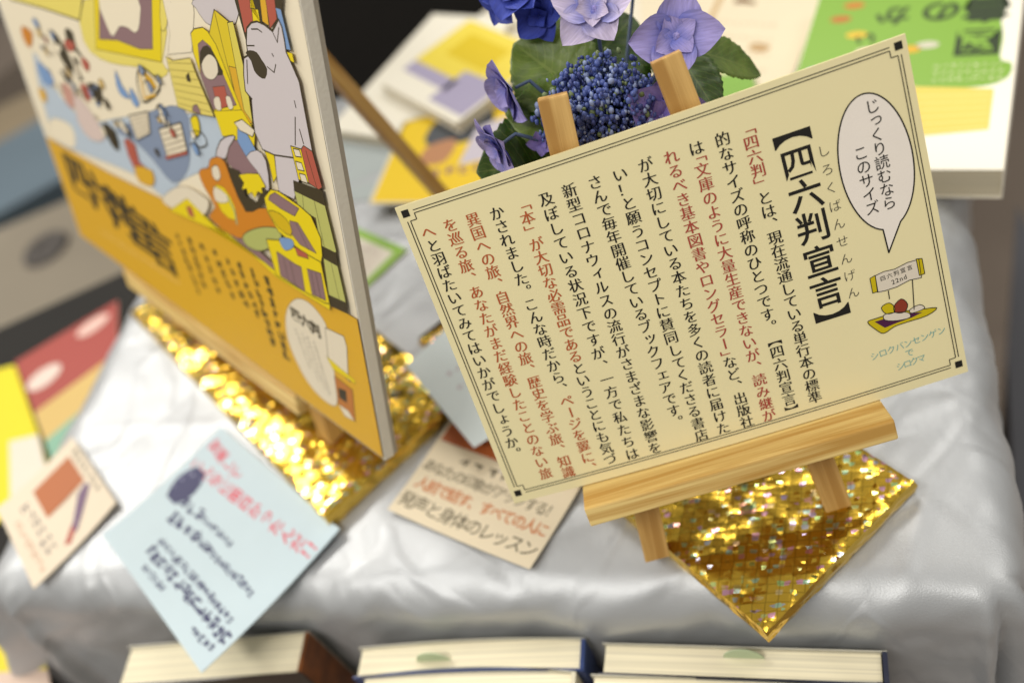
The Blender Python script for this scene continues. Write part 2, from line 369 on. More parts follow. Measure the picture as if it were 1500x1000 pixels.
# border
mb = MB()
for d in (7.0, 8.6):
    q = 7.2 if d < 8 else 9.6
    e = 5.6 if d < 8 else 7.4
    X0, X1, Y0, Y1 = d-3.4, CW-d+3.4, d-3.4, CH-d+3.4; c_ = 4.2 if d > 8 else 4.9
    if d < 8:   # outer line stops at the corner squares
        segs = [((X0+c_, Y0), (X1-c_, Y0)), ((X0+c_, Y1), (X1-c_, Y1)), ((X0, Y0+c_), (X0, Y1-c_)), ((X1, Y0+c_), (X1, Y1-c_))]
    else:
        k = 3.4
        P = [(X0+k, Y0), (X1-k, Y0), (X1-k, Y0+k), (X1, Y0+k), (X1, Y1-k), (X1-k, Y1-k), (X1-k, Y1), (X0+k, Y1), (X0+k, Y1-k), (X0, Y1-k), (X0, Y0+k), (X0+k, Y0+k)]
        segs = list(zip(P, P[1:]+P[:1]))
    for a, b in segs: seg(mb, cpl, a, b, .45, K, .2, n=16 if abs(a[0]-b[0]) > 30 else 1)
for x in (4.2, CW-4.2):
    for y in (4.2, CH-4.2): poly(mb, cpl, [(x-1.9, y-1.9), (x+1.9, y-1.9), (x+1.9, y+1.9), (x-1.9, y+1.9)], K, .2)
mb.build('printed_border', card)
# small printed picture: banner, patterned carpet with open book (the mascot itself is left out)
mb = MB(); YE = ink('#c9b400'); PU = ink('#4a1540'); WH = ink('#ddd2c0'); BR = ink('#8a3420')
cp_ = [(211.8,44.7),(216,45.4),(228.5,45),(237.2,42.8),(247.6,40.4),(242,37.8),(231.8,37.8),(224.8,37.6),(218.7,35.7),(215.3,38.9)]
poly(mb, cpl, smooth_pts(cp_, 3), YE, .16); stroke(mb, cpl, smooth_pts(cp_, 3), .45, K, .2, closed=True)
poly(mb, cpl, [(215.3,43.8),(223.7,43.6),(231.5,42.7),(240.2,40.5),(234.4,39.5),(225.7,39.2),(219.8,38.6)], PU, .19)
b1 = [(220.6,68.8),(225.2,69.5),(230.7,68.9),(237.7,70.2),(243.5,69.8),(243,59.6),(237,60.4),(230,59),(223.8,59),(219.9,59.6)]
poly(mb, cpl, smooth_pts(b1, 2), WH, .17); stroke(mb, cpl, b1, .4, K, .2, closed=True)
for q in ([(217.7,68.3),(220.6,69),(220.2,59.9),(217.5,59.9)], [(242.2,70.5),(245.1,69.8),(245,61.2),(242.2,61.1)]):
    poly(mb, cpl, q, YE, .2); stroke(mb, cpl, q, .4, K, .22, closed=True)
rr = [(224,66.1),(238.2,67.1),(228.7,62.4),(235,63)]
row(mb, cpl, rr[0], rr[1], '四六判宣言', 3.0, K, off=.004, h=.24); row(mb, cpl, rr[2], rr[3], '22nd', 3.6, K, off=.004, h=.24)
stroke(mb, cpl, [(238.3,60),(236.2,43.4)], .5, K, .24); stroke(mb, cpl, [(225.4,58.5),(225.1,53.7)], .5, K, .24)
for q, m_ in (([(220.2,50.5),(224.3,51.7),(226.7,48.6),(225.7,45.5),(221.7,46.4)], YE), ([(226.4,48.8),(230.9,51.7),(233.5,47.6),(231.2,43.9),(226.8,45.1)], BR), ([(220.7,45.9),(225.7,45.5),(232.7,43.1),(233.3,39.9),(226.5,40.5),(220.7,42.9)], WH), ([(234.1,44.2),(239.4,45.2),(241.5,42.3),(234.8,41.9)], WH)):
    poly(mb, cpl, smooth_pts(q, 3), m_, .22); stroke(mb, cpl, smooth_pts(q, 3), .4, K, .24, closed=True)
mb.build('printed_picture', card)

def easel(base, label, F, u0, u1, cD, cH, ftop, lx, lt, legw, legt, leg_top, n0, crossv, rear_foot, rear_top, rear_w, v0, foot_z, nledge=0, mat_=WOOD, mat2=WOOD2):
    t = thing('tabletop_easel', label, 'easel', base, 'wooden easels on the gold boards')
    bar('ledge', F.p(u0, v0-cH/2, nledge+cD/2), F.p(u1, v0-cH/2, nledge+cD/2), cD, cH, F.Y, mat_, t, bev=1.1)
    for (xb, xt) in zip(lx, lt):
        nn = n0-legt/2; vz = (foot_z-F.O.z-F.Z.z*nn)/F.Y.z
        A = F.p(xb, vz, nn); B = F.p(xt, leg_top, nn); A = A-(B-A).normalized()*12
        bar('leg', A, B, legw, legt, F.Z, mat2, t, cut=foot_z)
    m0 = (lt[0]+lt[1])/2; bar('cross_bar', F.p(lt[0]-4, crossv, n0-legt-3), F.p(lt[1]+4, crossv, n0-legt-3), 10, 5, F.Z, mat2, t)
    A = Vector(rear_foot); B = Vector(rear_top); A = A-(B-A).normalized()*12
    bar('rear_leg', A, B, rear_w, legt, F.Z, mat2, t, cut=foot_z)
    return t
easel(tuple(CF.p(CW/2, -67, -20)), 'small pale pine easel standing on the glittery gold board, holding the cream card', CF,
      40.3, 209.5, 25.5, 11.5, 0, (67, 174.5), (92.5, 149.5), 15, 9.5, 207.5, -2.2, 168, CF.p(124, 0, 0)*1.0+Vector((0, 128, -62)), CF.p(121, 168, -17), 13, -2.8, -522)

# ================================================================ GOLD FOIL BOARDS
def foil():
    m = bpy.data.materials.new('holographic_gold_foil'); m.use_nodes = True; nt = m.node_tree; b = nt.nodes['Principled BSDF']; L = nt.links.new
    N = nt.nodes.new
    tc = N('ShaderNodeTexCoord'); mp = N('ShaderNodeMapping'); L(tc.outputs['Object'], mp.inputs[0]); mp.inputs['Rotation'].default_value = (0, 0, rad(17)); mp.inputs['Scale'].default_value = (175, 240, 175)
    vo = N('ShaderNodeTexVoronoi'); vo.voronoi_dimensions = '3D'; vo.inputs['Randomness'].default_value = .08; vo.inputs['Scale'].default_value = 1; L(mp.outputs[0], vo.inputs['Vector'])
    vs = N('ShaderNodeTexVoronoi'); vs.inputs['Scale'].default_value = 2.0; vs.inputs['Randomness'].default_value = .35; L(mp.outputs[0], vs.inputs['Vector'])
    geo = N('ShaderNodeNewGeometry')
    sub = N('ShaderNodeVectorMath'); sub.operation = 'SUBTRACT'; L(vo.outputs['Color'], sub.inputs[0]); sub.inputs[1].default_value = (.5, .5, .5)
    sc = N('ShaderNodeVectorMath'); sc.operation = 'SCALE'; L(sub.outputs[0], sc.inputs[0]); sc.inputs['Scale'].default_value = .10
    sub2 = N('ShaderNodeVectorMath'); sub2.operation = 'SUBTRACT'; L(vs.outputs['Color'], sub2.inputs[0]); sub2.inputs[1].default_value = (.5, .5, .5)
    sc2 = N('ShaderNodeVectorMath'); sc2.operation = 'SCALE'; L(sub2.outputs[0], sc2.inputs[0]); pass
    s3 = N('ShaderNodeSeparateColor'); L(vs.outputs['Color'], s3.inputs[0])
    g3 = N('ShaderNodeMath'); g3.operation = 'GREATER_THAN'; L(s3.outputs[2], g3.inputs[0]); g3.inputs[1].default_value = .86
    m3 = N('ShaderNodeMath'); m3.operation = 'MULTIPLY_ADD'; L(g3.outputs[0], m3.inputs[0]); m3.inputs[1].default_value = .42; m3.inputs[2].default_value = .05; L(m3.outputs[0], sc2.inputs['Scale'])
    bq = N('ShaderNodeBump'); bq.inputs['Strength'].default_value = .12; bq.inputs['Distance'].default_value = .0008; L(vo.outputs['Distance'], bq.inputs['Height'])
    nz = N('ShaderNodeTexNoise'); nz.inputs['Scale'].default_value = 24; nz.inputs['Detail'].default_value = 2; L(tc.outputs['Object'], nz.inputs[0])
    bp = N('ShaderNodeBump'); bp.inputs['Strength'].default_value = .45; bp.inputs['Distance'].default_value = .005; L(nz.outputs[0], bp.inputs['Height']); L(bq.outputs[0], bp.inputs['Normal'])
    ad = N('ShaderNodeVectorMath'); L(bp.outputs[0], ad.inputs[0]); L(sc.outputs[0], ad.inputs[1])
    ad2 = N('ShaderNodeVectorMath'); L(ad.outputs[0], ad2.inputs[0]); L(sc2.outputs[0], ad2.inputs[1])
    no = N('ShaderNodeVectorMath'); no.operation = 'NORMALIZE'; L(ad2.outputs[0], no.inputs[0]); L(no.outputs[0], b.inputs['Normal'])
    # a few cells carry the rainbow tint of the foil
    sp = N('ShaderNodeSeparateColor'); L(vs.outputs['Color'], sp.inputs[0])
    hs = N('ShaderNodeCombineColor'); hs.mode = 'HSV'; L(sp.outputs[0], hs.inputs[0]); hs.inputs[1].default_value = .55; hs.inputs[2].default_value = .8
    gt = N('ShaderNodeMath'); gt.operation = 'GREATER_THAN'; L(sp.outputs[1], gt.inputs[0]); gt.inputs[1].default_value = .80
    ml = N('ShaderNodeMath'); ml.operation = 'MULTIPLY'; L(gt.outputs[0], ml.inputs[0]); ml.inputs[1].default_value = .6
    mx = N('ShaderNodeMix'); mx.data_type = 'RGBA'; L(ml.outputs[0], mx.inputs[0]); mx.inputs[6].default_value = (.64, .41, .05, 1); L(hs.outputs[0], mx.inputs[7])
    ve = N('ShaderNodeTexVoronoi'); ve.feature = 'DISTANCE_TO_EDGE'; ve.inputs['Randomness'].default_value = .08; ve.inputs['Scale'].default_value = 1; L(mp.outputs[0], ve.inputs['Vector'])
    sm_ = N('ShaderNodeMapRange'); L(ve.outputs['Distance'], sm_.inputs[0]); sm_.inputs[2].default_value = .09; sm_.inputs[3].default_value = .62; sm_.inputs[4].default_value = 1
    dk = N('ShaderNodeMix'); dk.data_type = 'RGBA'; dk.blend_type = 'MULTIPLY'; dk.inputs[0].default_value = 1; L(mx.outputs[2], dk.inputs[6]); L(sm_.outputs[0], dk.inputs[7])
    L(dk.outputs[2], b.inputs['Base Color']); b.inputs['Metallic'].default_value = 1; b.inputs['Roughness'].default_value = .2
    return m
FOIL = foil()
FOILP = mat('plain_gold_foil', (.78, .52, .10), .2, metal=1, bump=(70, 1.0))
def board(name, C, dx, dy, wx, wy, z0, z1, label):
    """foil-wrapped board, corner C, sides along dx and dy"""
    dx = Vector((*dx, 0)).normalized(); dy = Vector((-dx.y, dx.x, 0)); dy = dy if dy.dot(Vector((*dx.xy[:], 0))) is not None else dy
    t = thing(name, label, 'gold board', (C[0]+dx.x*wx/2+dy.x*wy/2, C[1]+dx.y*wx/2+dy.y*wy/2, z0), 'gold foil boards under the easels')
    mb = MB(); nx, ny = int(wx/4), int(wy/4); V = []; F = []; e = 3.0
    def P(i, j):
        x = wx*i/nx; y = wy*j/ny; d = min(x, wx-x, y, wy-y)
        h = noise.noise(Vector((x*.05, y*.05, C[0])))*1.3+noise.noise(Vector((x*.16, y*.16, C[0]+9)))*.6-(1.6*(1-d/4) if d < 4 else 0)
        if d < 30: h += (1-d/30)*noise.noise(Vector(((x+y)*.12, (x-y)*.03, 3)))*1.6
        return (C[0]+dx.x*x+dy.x*y, C[1]+dx.y*x+dy.y*y, z1+h)
    for j in range(ny+1):
        for i in range(nx+1): V.append(P(i, j))
    F = [(j*(nx+1)+i, j*(nx+1)+i+1, (j+1)*(nx+1)+i+1, (j+1)*(nx+1)+i) for j in range(ny) for i in range(nx)]
    mb.add(V, F, FOIL); mb.build('glitter_top', t, smooth=True)
    mb = MB(); ring = [(i, 0) for i in range(nx)]+[(nx, j) for j in range(ny)]+[(nx-i, ny) for i in range(nx)]+[(0, ny-j) for j in range(ny)]
    n = len(ring); V = []; L = 5; c = Vector((C[0]+dx.x*wx/2+dy.x*wy/2, C[1]+dx.y*wx/2+dy.y*wy/2, 0))
    for k in range(L+1):
        for q, (i, j) in enumerate(ring):
            p = Vector(P(i, j)); o = Vector((0, 0, 0))
            if i == 0: o -= dx
            if i == nx: o += dx
            if j == 0: o -= dy
            if j == ny: o += dy
            tt = k/L; b_ = math.sin(tt*math.pi)*1.3+noise.noise(Vector((q*.45, k*1.7, C[1])))*1.1*(1 if k else 0)
            if k == 0: b_ = 0
            V.append((p.x+o.x*b_, p.y+o.y*b_, p.z*(1-tt)+z0*tt))
    F = [(k*n+q, (k+1)*n+q, (k+1)*n+(q+1) % n, k*n+(q+1) % n) for k in range(L) for q in range(n)]
    mb.add(V, F, FOILP); mb.build('foil_edge', t, smooth=False); return t
board('foil_board', (7, 241), (.853, .522), 1, 124, 353, -535.5, -522, 'glittery gold foil board under the small easel at the table front')
board('foil_board', (-255, 400), (.826, .563), 1, 128, 353, -535.5, -522, 'glittery gold foil board under the big cartoon poster, glaring bright at its left end')

# ================================================================ POSTER
PO = Vector((-469.917, 737.395, -458)); PF = Frame(PO, (.625631, -.780119, 0), (.260409, .20884, .942641)); PW, PHT = 458.5, 330.0
def ppl(s, t, h=0): return PF.p(s, t, h)
pst = thing('poster_panel', 'white foam board poster with a yellow and orange cartoon print, leaning at the left', 'poster', tuple(PF.p(PW/2, 0)))
foamw = mat('foam_board', '#e2dccd', .7, var=(40, .05), bump=(500, .25)); foamg = mat('foam_back', '#a89f8f', .8, bump=(400, .3))
mb = MB(); sheet(mb, ppl, 0, 0, PW, PHT, 6.8, foamw, nx=2, ny=2); mb.build('panel', pst)
mb = MB(); sheet(mb, lambda x, y, h: ppl(x, y, h-6.9), .5, .5, PW-.6, PHT, 3.0, foamg, nx=2, ny=2); mb.build('backing', pst)
mb = MB(); hh = [.1]
SK = ink('#e2d6bc'); OR = ink('#d0a020'); OR2 = ink('#c47a14'); YL = ink('#dcc400'); PY = ink('#dccb62'); MV = ink('#85686a'); LB = ink('#b0bcc8'); DB = ink('#7c89a0'); GR = ink('#c3babb')
RD = ink('#a85240'); DK = ink('#3a3018'); GN = ink('#b0b060'); BL = ink('#7492bc'); CRM = ink('#d8ccb4'); BRN = ink('#b4702c')
def pp(pts, m_, sm=0, ol=0.0):
    hh[0] += .012
    q = smooth_pts(pts, sm) if sm else pts
    poly(mb, ppl, q, m_, hh[0])
    stroke(mb, ppl, q, ol or .3, DK, hh[0]+.005, closed=True)
def ln(pts, w, m_=DK):
    hh[0] += .012; stroke(mb, ppl, pts, w, m_, hh[0])
PR = 457.6   # right end of the print
pp([(4, 2), (PR, 2), (PR, PHT-3), (4, PHT-3)], SK)
# sea, sky and islands
pp([(44.3,177),(68.3,154),(92.2,141.8),(126.8,139.6),(174.2,153.6),(248.3,175.3),(293,185.9),(343.4,195.2),(346.3,182.4),(314.4,156.8),(263.6,131.5),(228.7,108.6),(183.4,113.1),(69.1,101.3),(22.2,98.5)], LB, 3)
pp([(233.5,171.8),(298.8,191.5),(292.6,162.7),(276.5,141.5),(248.2,126.1),(225.2,136.7),(202.7,143.6),(173.3,144.3),(205.6,158.8)], DB, 3)
pp([(36.6,121.3),(78.4,124.1),(65.5,102.2),(22.2,98.5),(15.7,104.7)], SK, 3)
pp([(187.8,239),(163.9,207.3),(184.6,199.1),(220.2,201.7),(248.3,205.9),(276.1,204.6),(292.6,213.5),(286,216.9),(308,257.2)], PY, 2)
pp([(209.5,247.7),(182.1,205.4),(236.1,211.3),(284.4,216.5),(309.6,262.3)], YL, 0, .5)
pp([(218.6,249.1),(193.7,214.2),(225.4,219.2),(256.7,219.4),(276.8,223.1),(297.7,260.6)], MV, 0, .4)
pp([(215.7,247.3),(214,226.3),(219.9,220.6),(234.9,229.6),(248.8,230.9),(257,229.4),(267.6,236.8),(275.3,256.1)], SK, 2)
pp([(32,221.9),(35.6,216.2),(103.3,220),(168,222.2),(192.5,245.3)], PY, 0, 1.2)
pp([(306.5,257),(322.7,260.1),(313.7,253.2),(306,242),(296.8,237.9)], PY, 2, .4)
pp([(310.3,261.2),(349,266.9),(345.8,255.9),(330.5,231.3),(296.9,223.6),(308.1,238.6)], SK)
pp([(348.4,263.3),(349.7,258.9),(353.8,254.9),(363,251.7),(390.9,257.6),(397.7,273)], GR, 2, .4)
# left blurred figures
for q, m_ in (([(106.6,204.9),(122.3,195),(127.3,181.5),(139,174.2),(122,174.7),(105.2,183.6)], DK), ([(144.3,173.7),(170,176),(159.1,160.7),(149.2,165)], DK), ([(135.5,211.4),(148,210.5),(145.5,200.1),(156.9,190.6),(148,193.5),(131.3,201.4)], DK),
              ([(128.2,202.4),(145.4,202.4),(133,193.8),(123,195.9)], RD), ([(150.2,194),(161.2,191.5),(153.6,183.6),(146.8,187)], RD), ([(130.6,170.8),(146.7,169.4),(135.7,157),(128.6,160.4)], RD), ([(89.7,162.1),(107,160.7),(97.3,143),(83.7,146.9)], ink('#c08f80')),
              ([(110.3,159.7),(140.8,143),(142.9,129.8),(114.1,122.3),(97.3,132.4)], ink('#cdb9b0')), ([(150,145.3),(171.1,143.8),(166.7,127.4),(153.8,129.2)], DK), ([(39.7,196.6),(60.6,195.2),(42.6,180.1),(33.9,185.4)], OR2),
              ([(47.6,170.7),(70.3,166.6),(70.1,156.1),(45.2,152.6)], BL), ([(30.2,145.7),(43.1,144.9),(36.2,134.2),(26,135.6)], OR), ([(206.4,196),(209.9,186.2),(218.5,179),(204,177.3),(200.1,184.1)], BL), ([(224.1,187.7),(231.5,178.9),(223.6,174),(218.5,179)], BL)):
    pp(q, m_, 2)
pp([(248.3,205.9),(260.8,206.3),(273.7,200.6),(264.4,192.2),(251.4,185.6),(237.6,181),(237.5,193.6)], ink('#d8c9a8'), 2, 1.6)
pp([(252.6,205.3),(264.2,202.1),(267.3,197.1),(254.9,191.5)], OR)
stroke(mb, ppl, [(247.3,204.3),(242.9,184.5),(262.2,191)], 1.6, OR, hh[0]+.02); hh[0] += .03
for q in ([(205.2,163.5),(242,175.3),(234.9,158.3),(208,146.6)], [(251.9,165.6),(289.4,179.3),(287.7,159.8),(253,145.9)]):
    pp(q, CRM, 0, 1.0)
    (a, b, c, d) = q
    for k in range(1, 5):
        t = k/5; ln([(a[0]+(d[0]-a[0])*t, a[1]+(d[1]-a[1])*t), (b[0]+(c[0]-b[0])*t, b[1]+(c[1]-b[1])*t)], .7, ink('#8b7a5c'))
pp([(249.8,145.8),(287.7,159.8),(287,157.4),(250.1,143.5)], RD)
pp([(183,140.2),(201.4,141.7),(199.7,127.9),(218.2,124.8),(210.9,112.6),(187.7,114.3)], RD, 2); pp([(188.7,121.5),(219.4,126.8),(212.9,113.2),(188,109.2)], OR, 2)
pp([(305.3,185.3),(315.9,190),(314.9,180),(306.5,174.3)], YL, 2, .8); ln(smooth_pts([(302.2,176.8),(305.9,167.6),(319.4,172.6),(317.2,179.1)], 3), .9)
# small printed details scattered over the sea and sky
rp = random.Random(4); box_ = [(62.3,197.2),(182.7,166.1),(70.3,166.6),(195.7,143.4),(262.3,198.9),(259.7,163),(142.9,129.8),(298.8,170.1)]
for k in range(46):
    a, b = rp.choice(((box_[0], box_[1]), (box_[2], box_[3]), (box_[4], box_[5]), (box_[6], box_[7]), (box_[0], box_[3])))
    t = rp.random(); x = a[0]+(b[0]-a[0])*t+rp.uniform(-14, 14); y = a[1]+(b[1]-a[1])*t+rp.uniform(-14, 14); r_ = rp.uniform(1.5, 5)
    pp([(x+r_*rp.uniform(.5, 1.3)*math.cos(rad(q)), y+r_*rp.uniform(.5, 1.3)*math.sin(rad(q))) for q in range(0, 360, 60)], rp.choice((CRM, CRM, SK, BL, DB, DK, RD, ink('#c8a860'))), 2, .5)
    if k % 2: ln(smooth_pts([(x-r_*2, y), (x, y+r_), (x+r_*2, y-r_*.5)], 3, False), .6)
# castle
pp([(296.5,222.9),(304.2,221.8),(328.9,228.2),(331.2,220),(341.1,195.7),(316.8,191.9),(294.1,190.7)], ink('#d6c464'), 0, .5)
for k in range(7):
    a = [(297.1,219.1),(332.6,225.4),(297.3,193.9),(338.3,198)]
    t = k/6; p = (a[0][0]+(a[2][0]-a[0][0])*t, a[0][1]+(a[2][1]-a[0][1])*t); q = (a[1][0]+(a[3][0]-a[1][0])*t, a[1][1]+(a[3][1]-a[1][1])*t)
    ln([p, q], .5, ink('#9c8c3c'))
pp([(313.3,192.8),(316.8,197),(322.3,199),(324.3,196.1),(324.1,193)], MV, 0, .4); pp([(317.4,215.2),(322.4,218.2),(322.2,212.7),(317.4,212.2)], DK)
# tent and arch
pp([(373.3,262.6),(389.7,257.4),(390.2,235.7),(387.8,202.8),(371.3,194.2),(362.2,230.1),(361.1,247.9)], ink('#d0b81c'), 0, .5)
pp([(375.2,232.7),(384.7,233.4),(387.5,203.3),(374.5,198.8)], OR, 0, .4); ln([(373.3,262.6),(373.5,244.2),(374.9,205.4)], .5)
pp([(338.3,243.9),(343.8,247.3),(355,250.1),(359.7,248.8),(365.8,242.8),(377.3,211),(378.1,207.4),(343,199.8),(337.6,220.1),(335.4,232.3)], YL, 0, .6)
pp([(344,238.8),(351.3,242.6),(358.7,240.3),(362.1,234.9),(373.5,210.4),(343.3,200.5),(337.6,220.1)], MV)
pp([(344.4,234.6),(355,240.2),(360.7,237.1),(364.8,230.6),(365,225.7),(341.1,222.1)], DK, 2)
pp([(342.5,227.4),(353.7,235.1),(361.5,233.6),(360.3,226),(351.4,220.1),(342.9,220.5)], CRM, 3, .4)
pp([(349.2,215.5),(364.5,219.4),(364.6,208.1),(349,201.8)], RD); pp([(346.8,207.9),(354.5,210.9),(353.2,202.8),(346.5,201.9)], CRM, 2); pp([(362.6,212.7),(368,213.9),(368.8,207.8),(363.1,205.8)], CRM, 2)
pp([(343,199.8),(378.7,208.8),(388.3,198.4),(382.3,186.5),(354.8,187.3),(346.3,185.2)], YL)
# shelves at upper right
pp([(398.2,275.2),(401.1,251),(416.6,263),(440.5,268.1),(447.7,282.4)], DK)
pp([(402.1,275.8),(401.7,255),(413.5,263.1),(414.4,277.6)], RD, 0, .4); pp([(416.1,277.8),(413,269.4),(420.5,270.1),(419.9,263.6),(412.9,263)], YL, 0, .4)
pp([(425.1,279.1),(422.4,264.5),(427.9,263.3),(431,280)], OR, 0, .4); pp([(430.4,279.9),(428.4,261.8),(437,268),(439.3,281.2)], RD, 0, .4)
pp([(437.8,273.8),(442.6,273.6),(444.3,254.2),(439.7,254),(439.1,261.6)], BL, 0, .4); pp([(437.9,252.8),(445.2,253.1),(445.5,248.3),(440.4,249)], YL)
pp([(385.4,257.8),(391.7,259.4),(392.4,230.2),(388,203.5),(381.3,209.4)], ink('#cfc050'), 0, .5)
# star-edged black and yellow, mauve, big grey hooded shape
pp([(349.4,183.6),(364.8,187.6),(372.8,183.7),(382.4,172.2),(356.8,163.5),(344.8,167.8)], MV)
pp([(330.6,168.2),(341.8,180.9),(355,187.7),(363,189.1),(351.2,179.3),(343.3,170.2)], GR, 2, .8)
pp([(369,197.2),(377.7,195.5),(385.4,185.7),(370.9,179.1),(364.5,186.8)], BL, 0, .4); pp([(365.9,198.4),(376.1,202.8),(388.7,199.5),(384.4,194.6),(370.4,194.9)], CRM, 0, .6)
pp([(370.9,179.1),(386,187.2),(393.5,182.7),(390.4,165.7),(385.8,163),(380.3,173)], GR, 2, .4)
pp([(405.2,189.8),(428.6,196.1),(427.3,181.9),(416.6,166.3),(400.9,166.2),(402.3,175.9)], GR, 0, .5)
pp([(394.7,188.9),(404.7,189.6),(402.3,175.9),(396.7,170.3),(396.7,182.3)], YL, 0, .5)
grey = [(405.3,258.4),(411.1,262.1),(417.3,263.7),(423.9,263.2),(430.5,261.1),(435.2,265.1),(438.7,268.3),(440.4,264.9),(440.4,258.1),(439.8,252.6),(442.8,247.2),(446.8,239.3),(446.4,202.4),(445.8,197.4),(421.5,192.6),(405.1,189.4),(392.6,189.3),(388.3,198.4),(389.7,206.4),(393,218.3),(388.2,221.8),(390.4,231),(394.7,241),(400.1,243.4),(401.3,250.4)]
pp(grey, GR, 0, 1.0)
pp([(398.4,244.4),(403.6,246.6),(410.1,246.8),(413.5,243.7),(417.2,239.7),(413,233.9),(407,233.8),(403.2,236.2),(402.3,241)], DK, 2)
for q in ([(430.5,261.1),(433.2,256.2),(437.7,264.5)], [(417.7,241.1),(423.8,239.2),(427.3,244.2)], [(409.6,258.6),(416.3,259.8),(420.1,258.8)], [(401.3,248.7),(409.4,250.2)], [(438.4,227.9),(438.6,224)], [(436,218.7),(430.1,201.7)],
          [(437.8,212.7),(439.1,204.7)], [(397.9,240.7),(392.7,226.7)], [(388.2,221.8),(394.2,218.5)], [(425.6,249.4),(426.7,247.9)]): ln(q, .7)
# books at right edge
pp([(425.2,200.1),(435.5,201),(437.5,187.4),(438,182.5),(426.4,181)], YL, 0, .6)
for q in ([(427.4,199.2),(433.5,200.1),(434.2,196.1),(428.2,195)], [(427.2,192),(433,192.6),(434.3,188.3),(427.7,187.3)], [(428.5,185.4),(434.4,186.2),(435.6,181.5),(429.1,180.9)]): pp(q, CRM, 0, .6)
pp([(435.5,201),(438.9,203.9),(446.5,202.7),(449.4,183.4),(445.7,181),(436.8,182.1)], RD, 0, .5); ln([(440.2,201.6),(443.9,181.7)], .5)
pp([(420.5,178.9),(448.8,181.3),(449.3,173),(419.1,172.4)], DK)
pp([(419.1,172.4),(448.8,172.8),(451.4,145.7),(435.4,137.9),(436.4,161.3),(419.7,162.6)], GN, 0, .4); ln([(427.5,172.9),(425,162.3)], .4); ln([(438.5,173.1),(439.7,145)], .4)
pp([(436.4,144.5),(450.6,145),(450.1,136.4),(436.1,136.5)], DK); pp([(436.1,136.5),(449.8,136.5),(451.2,113.5),(433.9,111.7)], GN); ln([(443.5,136.4),(444.7,113.1)], .4)
pp([(432.7,111.2),(451.2,113.5),(450.8,106.1),(432.7,103.8)], DK)
# floor strip, cloud, creature, chest
pp([(225.8,106.4),(249,121.9),(272.7,131.4),(293.8,132.2),(303.7,129),(287.9,114.5),(249.6,105.5)], CRM, 3)
pp([(234.5,101.5),(270.8,122),(286.3,117.2),(304,111.8),(376.4,106.7),(433.4,106.3),(431.7,100.4),(374,100.4),(321.3,112.8),(287.1,106.9)], YL)
pp([(265.4,114.6),(274,116.5),(274.4,108.5),(266.3,107.5)], RD)
pp([(317.3,113),(335,119),(375.2,110.1),(373.9,105.3)], MV, 0, .4)
pp([(345.2,165.8),(358.2,166.7),(358.9,150.6),(371.1,150.1),(384.3,163.9),(387.4,158),(371.9,146.1),(354,133),(345,136)], DK, 0)
pp([(356.5,163.8),(368.8,168.3),(382.2,171.8),(387.1,165),(381.5,162.8),(381.5,159.2),(375.8,158.9),(370.1,152.6),(368.1,156),(362.3,152.8),(362.7,156.8),(355.8,154),(360.8,160)], YL)
pp([(300.6,148.8),(307.3,153.7),(317.3,157.3),(321.7,163.6),(333.6,169),(342.2,167.8),(344.8,156.5),(353.9,138.9),(372.2,146.9),(388.1,150.5),(394.3,141.9),(368.9,126),(332.6,113.5),(310.7,114),(298.3,117.9),(311.9,128.5),(303.2,139.7)], OR2, 2, .4)
pp([(316.3,143.6),(332,148.3),(340.4,137.5),(335.8,127),(320,128)], YL, 2); pp([(318.3,145),(335,143.3),(329.6,137.1),(314.4,133.9)], CRM, 2)
pp([(322,158.6),(330.6,162.4),(331.3,155.4),(325,150.7),(320.4,152.3)], CRM, 3, .5); ln([(333.5,142.8),(338.9,134),(337.3,124.4)], 2, ink('#96a070'))
pp([(340.4,116.2),(350.4,124.2),(372.3,134.6),(391,139.4),(390.6,130.6),(371.3,119.3),(358.8,113.4),(345.1,111.6)], ink('#a8ac60'), 3, .6)
pp([(382.3,157.1),(392.5,165.3),(401.2,166.9),(422.4,164.1),(432.1,161.3),(438,149.8),(435.9,138.1),(432.3,131.2),(407.5,133.6),(390.4,137.7),(382.3,148)], YL, 0, .7)
pp([(390.1,160.9),(396.9,164.7),(420.6,162.2),(413.9,155.3),(399.2,155.4),(387.1,157.2)], MV, 0, .4)
pp([(407,150.3),(416,151.9),(429.9,137.3),(413.2,137),(405.7,141.5)], MV, 0, .4); ln([(413.5,151.1),(422,136.6)], .4)
pp([(384,149.2),(397.8,151.5),(406.6,147.4),(404.6,139.7),(391.6,141)], ink('#c8a800'), 2, .5)
pp([(372.9,126.6),(390.6,132.1),(404.9,132.7),(432.8,132.8),(433.2,105.5),(427.1,103.7),(374.7,102.2)], YL, 0, .7)
pp([(382.5,121.8),(402.9,120.3),(408.8,120.8),(406.9,103.1),(380.4,104)], MV, 0, .5); pp([(415.4,122.1),(430.3,124.7),(429.7,106.3),(414.9,104.4)], MV, 0, .5)
for a, b in ((805, 840), (830, 857), (855, 880)):
    pass
for q in ([(389.8,120),(389,104.3)], [(396.8,119.6),(396.7,103.7)], [(419.4,121.8),(418.4,104.7)], [(424.6,122.9),(424.4,105.6)]): ln(q, .5)
pp([(389.9,133.2),(404.3,137.5),(404.9,132.7),(393.3,126.4)], BL, 3, .3); pp([(406.2,133.2),(418.7,133.3),(419.9,130.2),(407.8,128)], RD, 0, .4)
mb.build('printed_picture', pst)
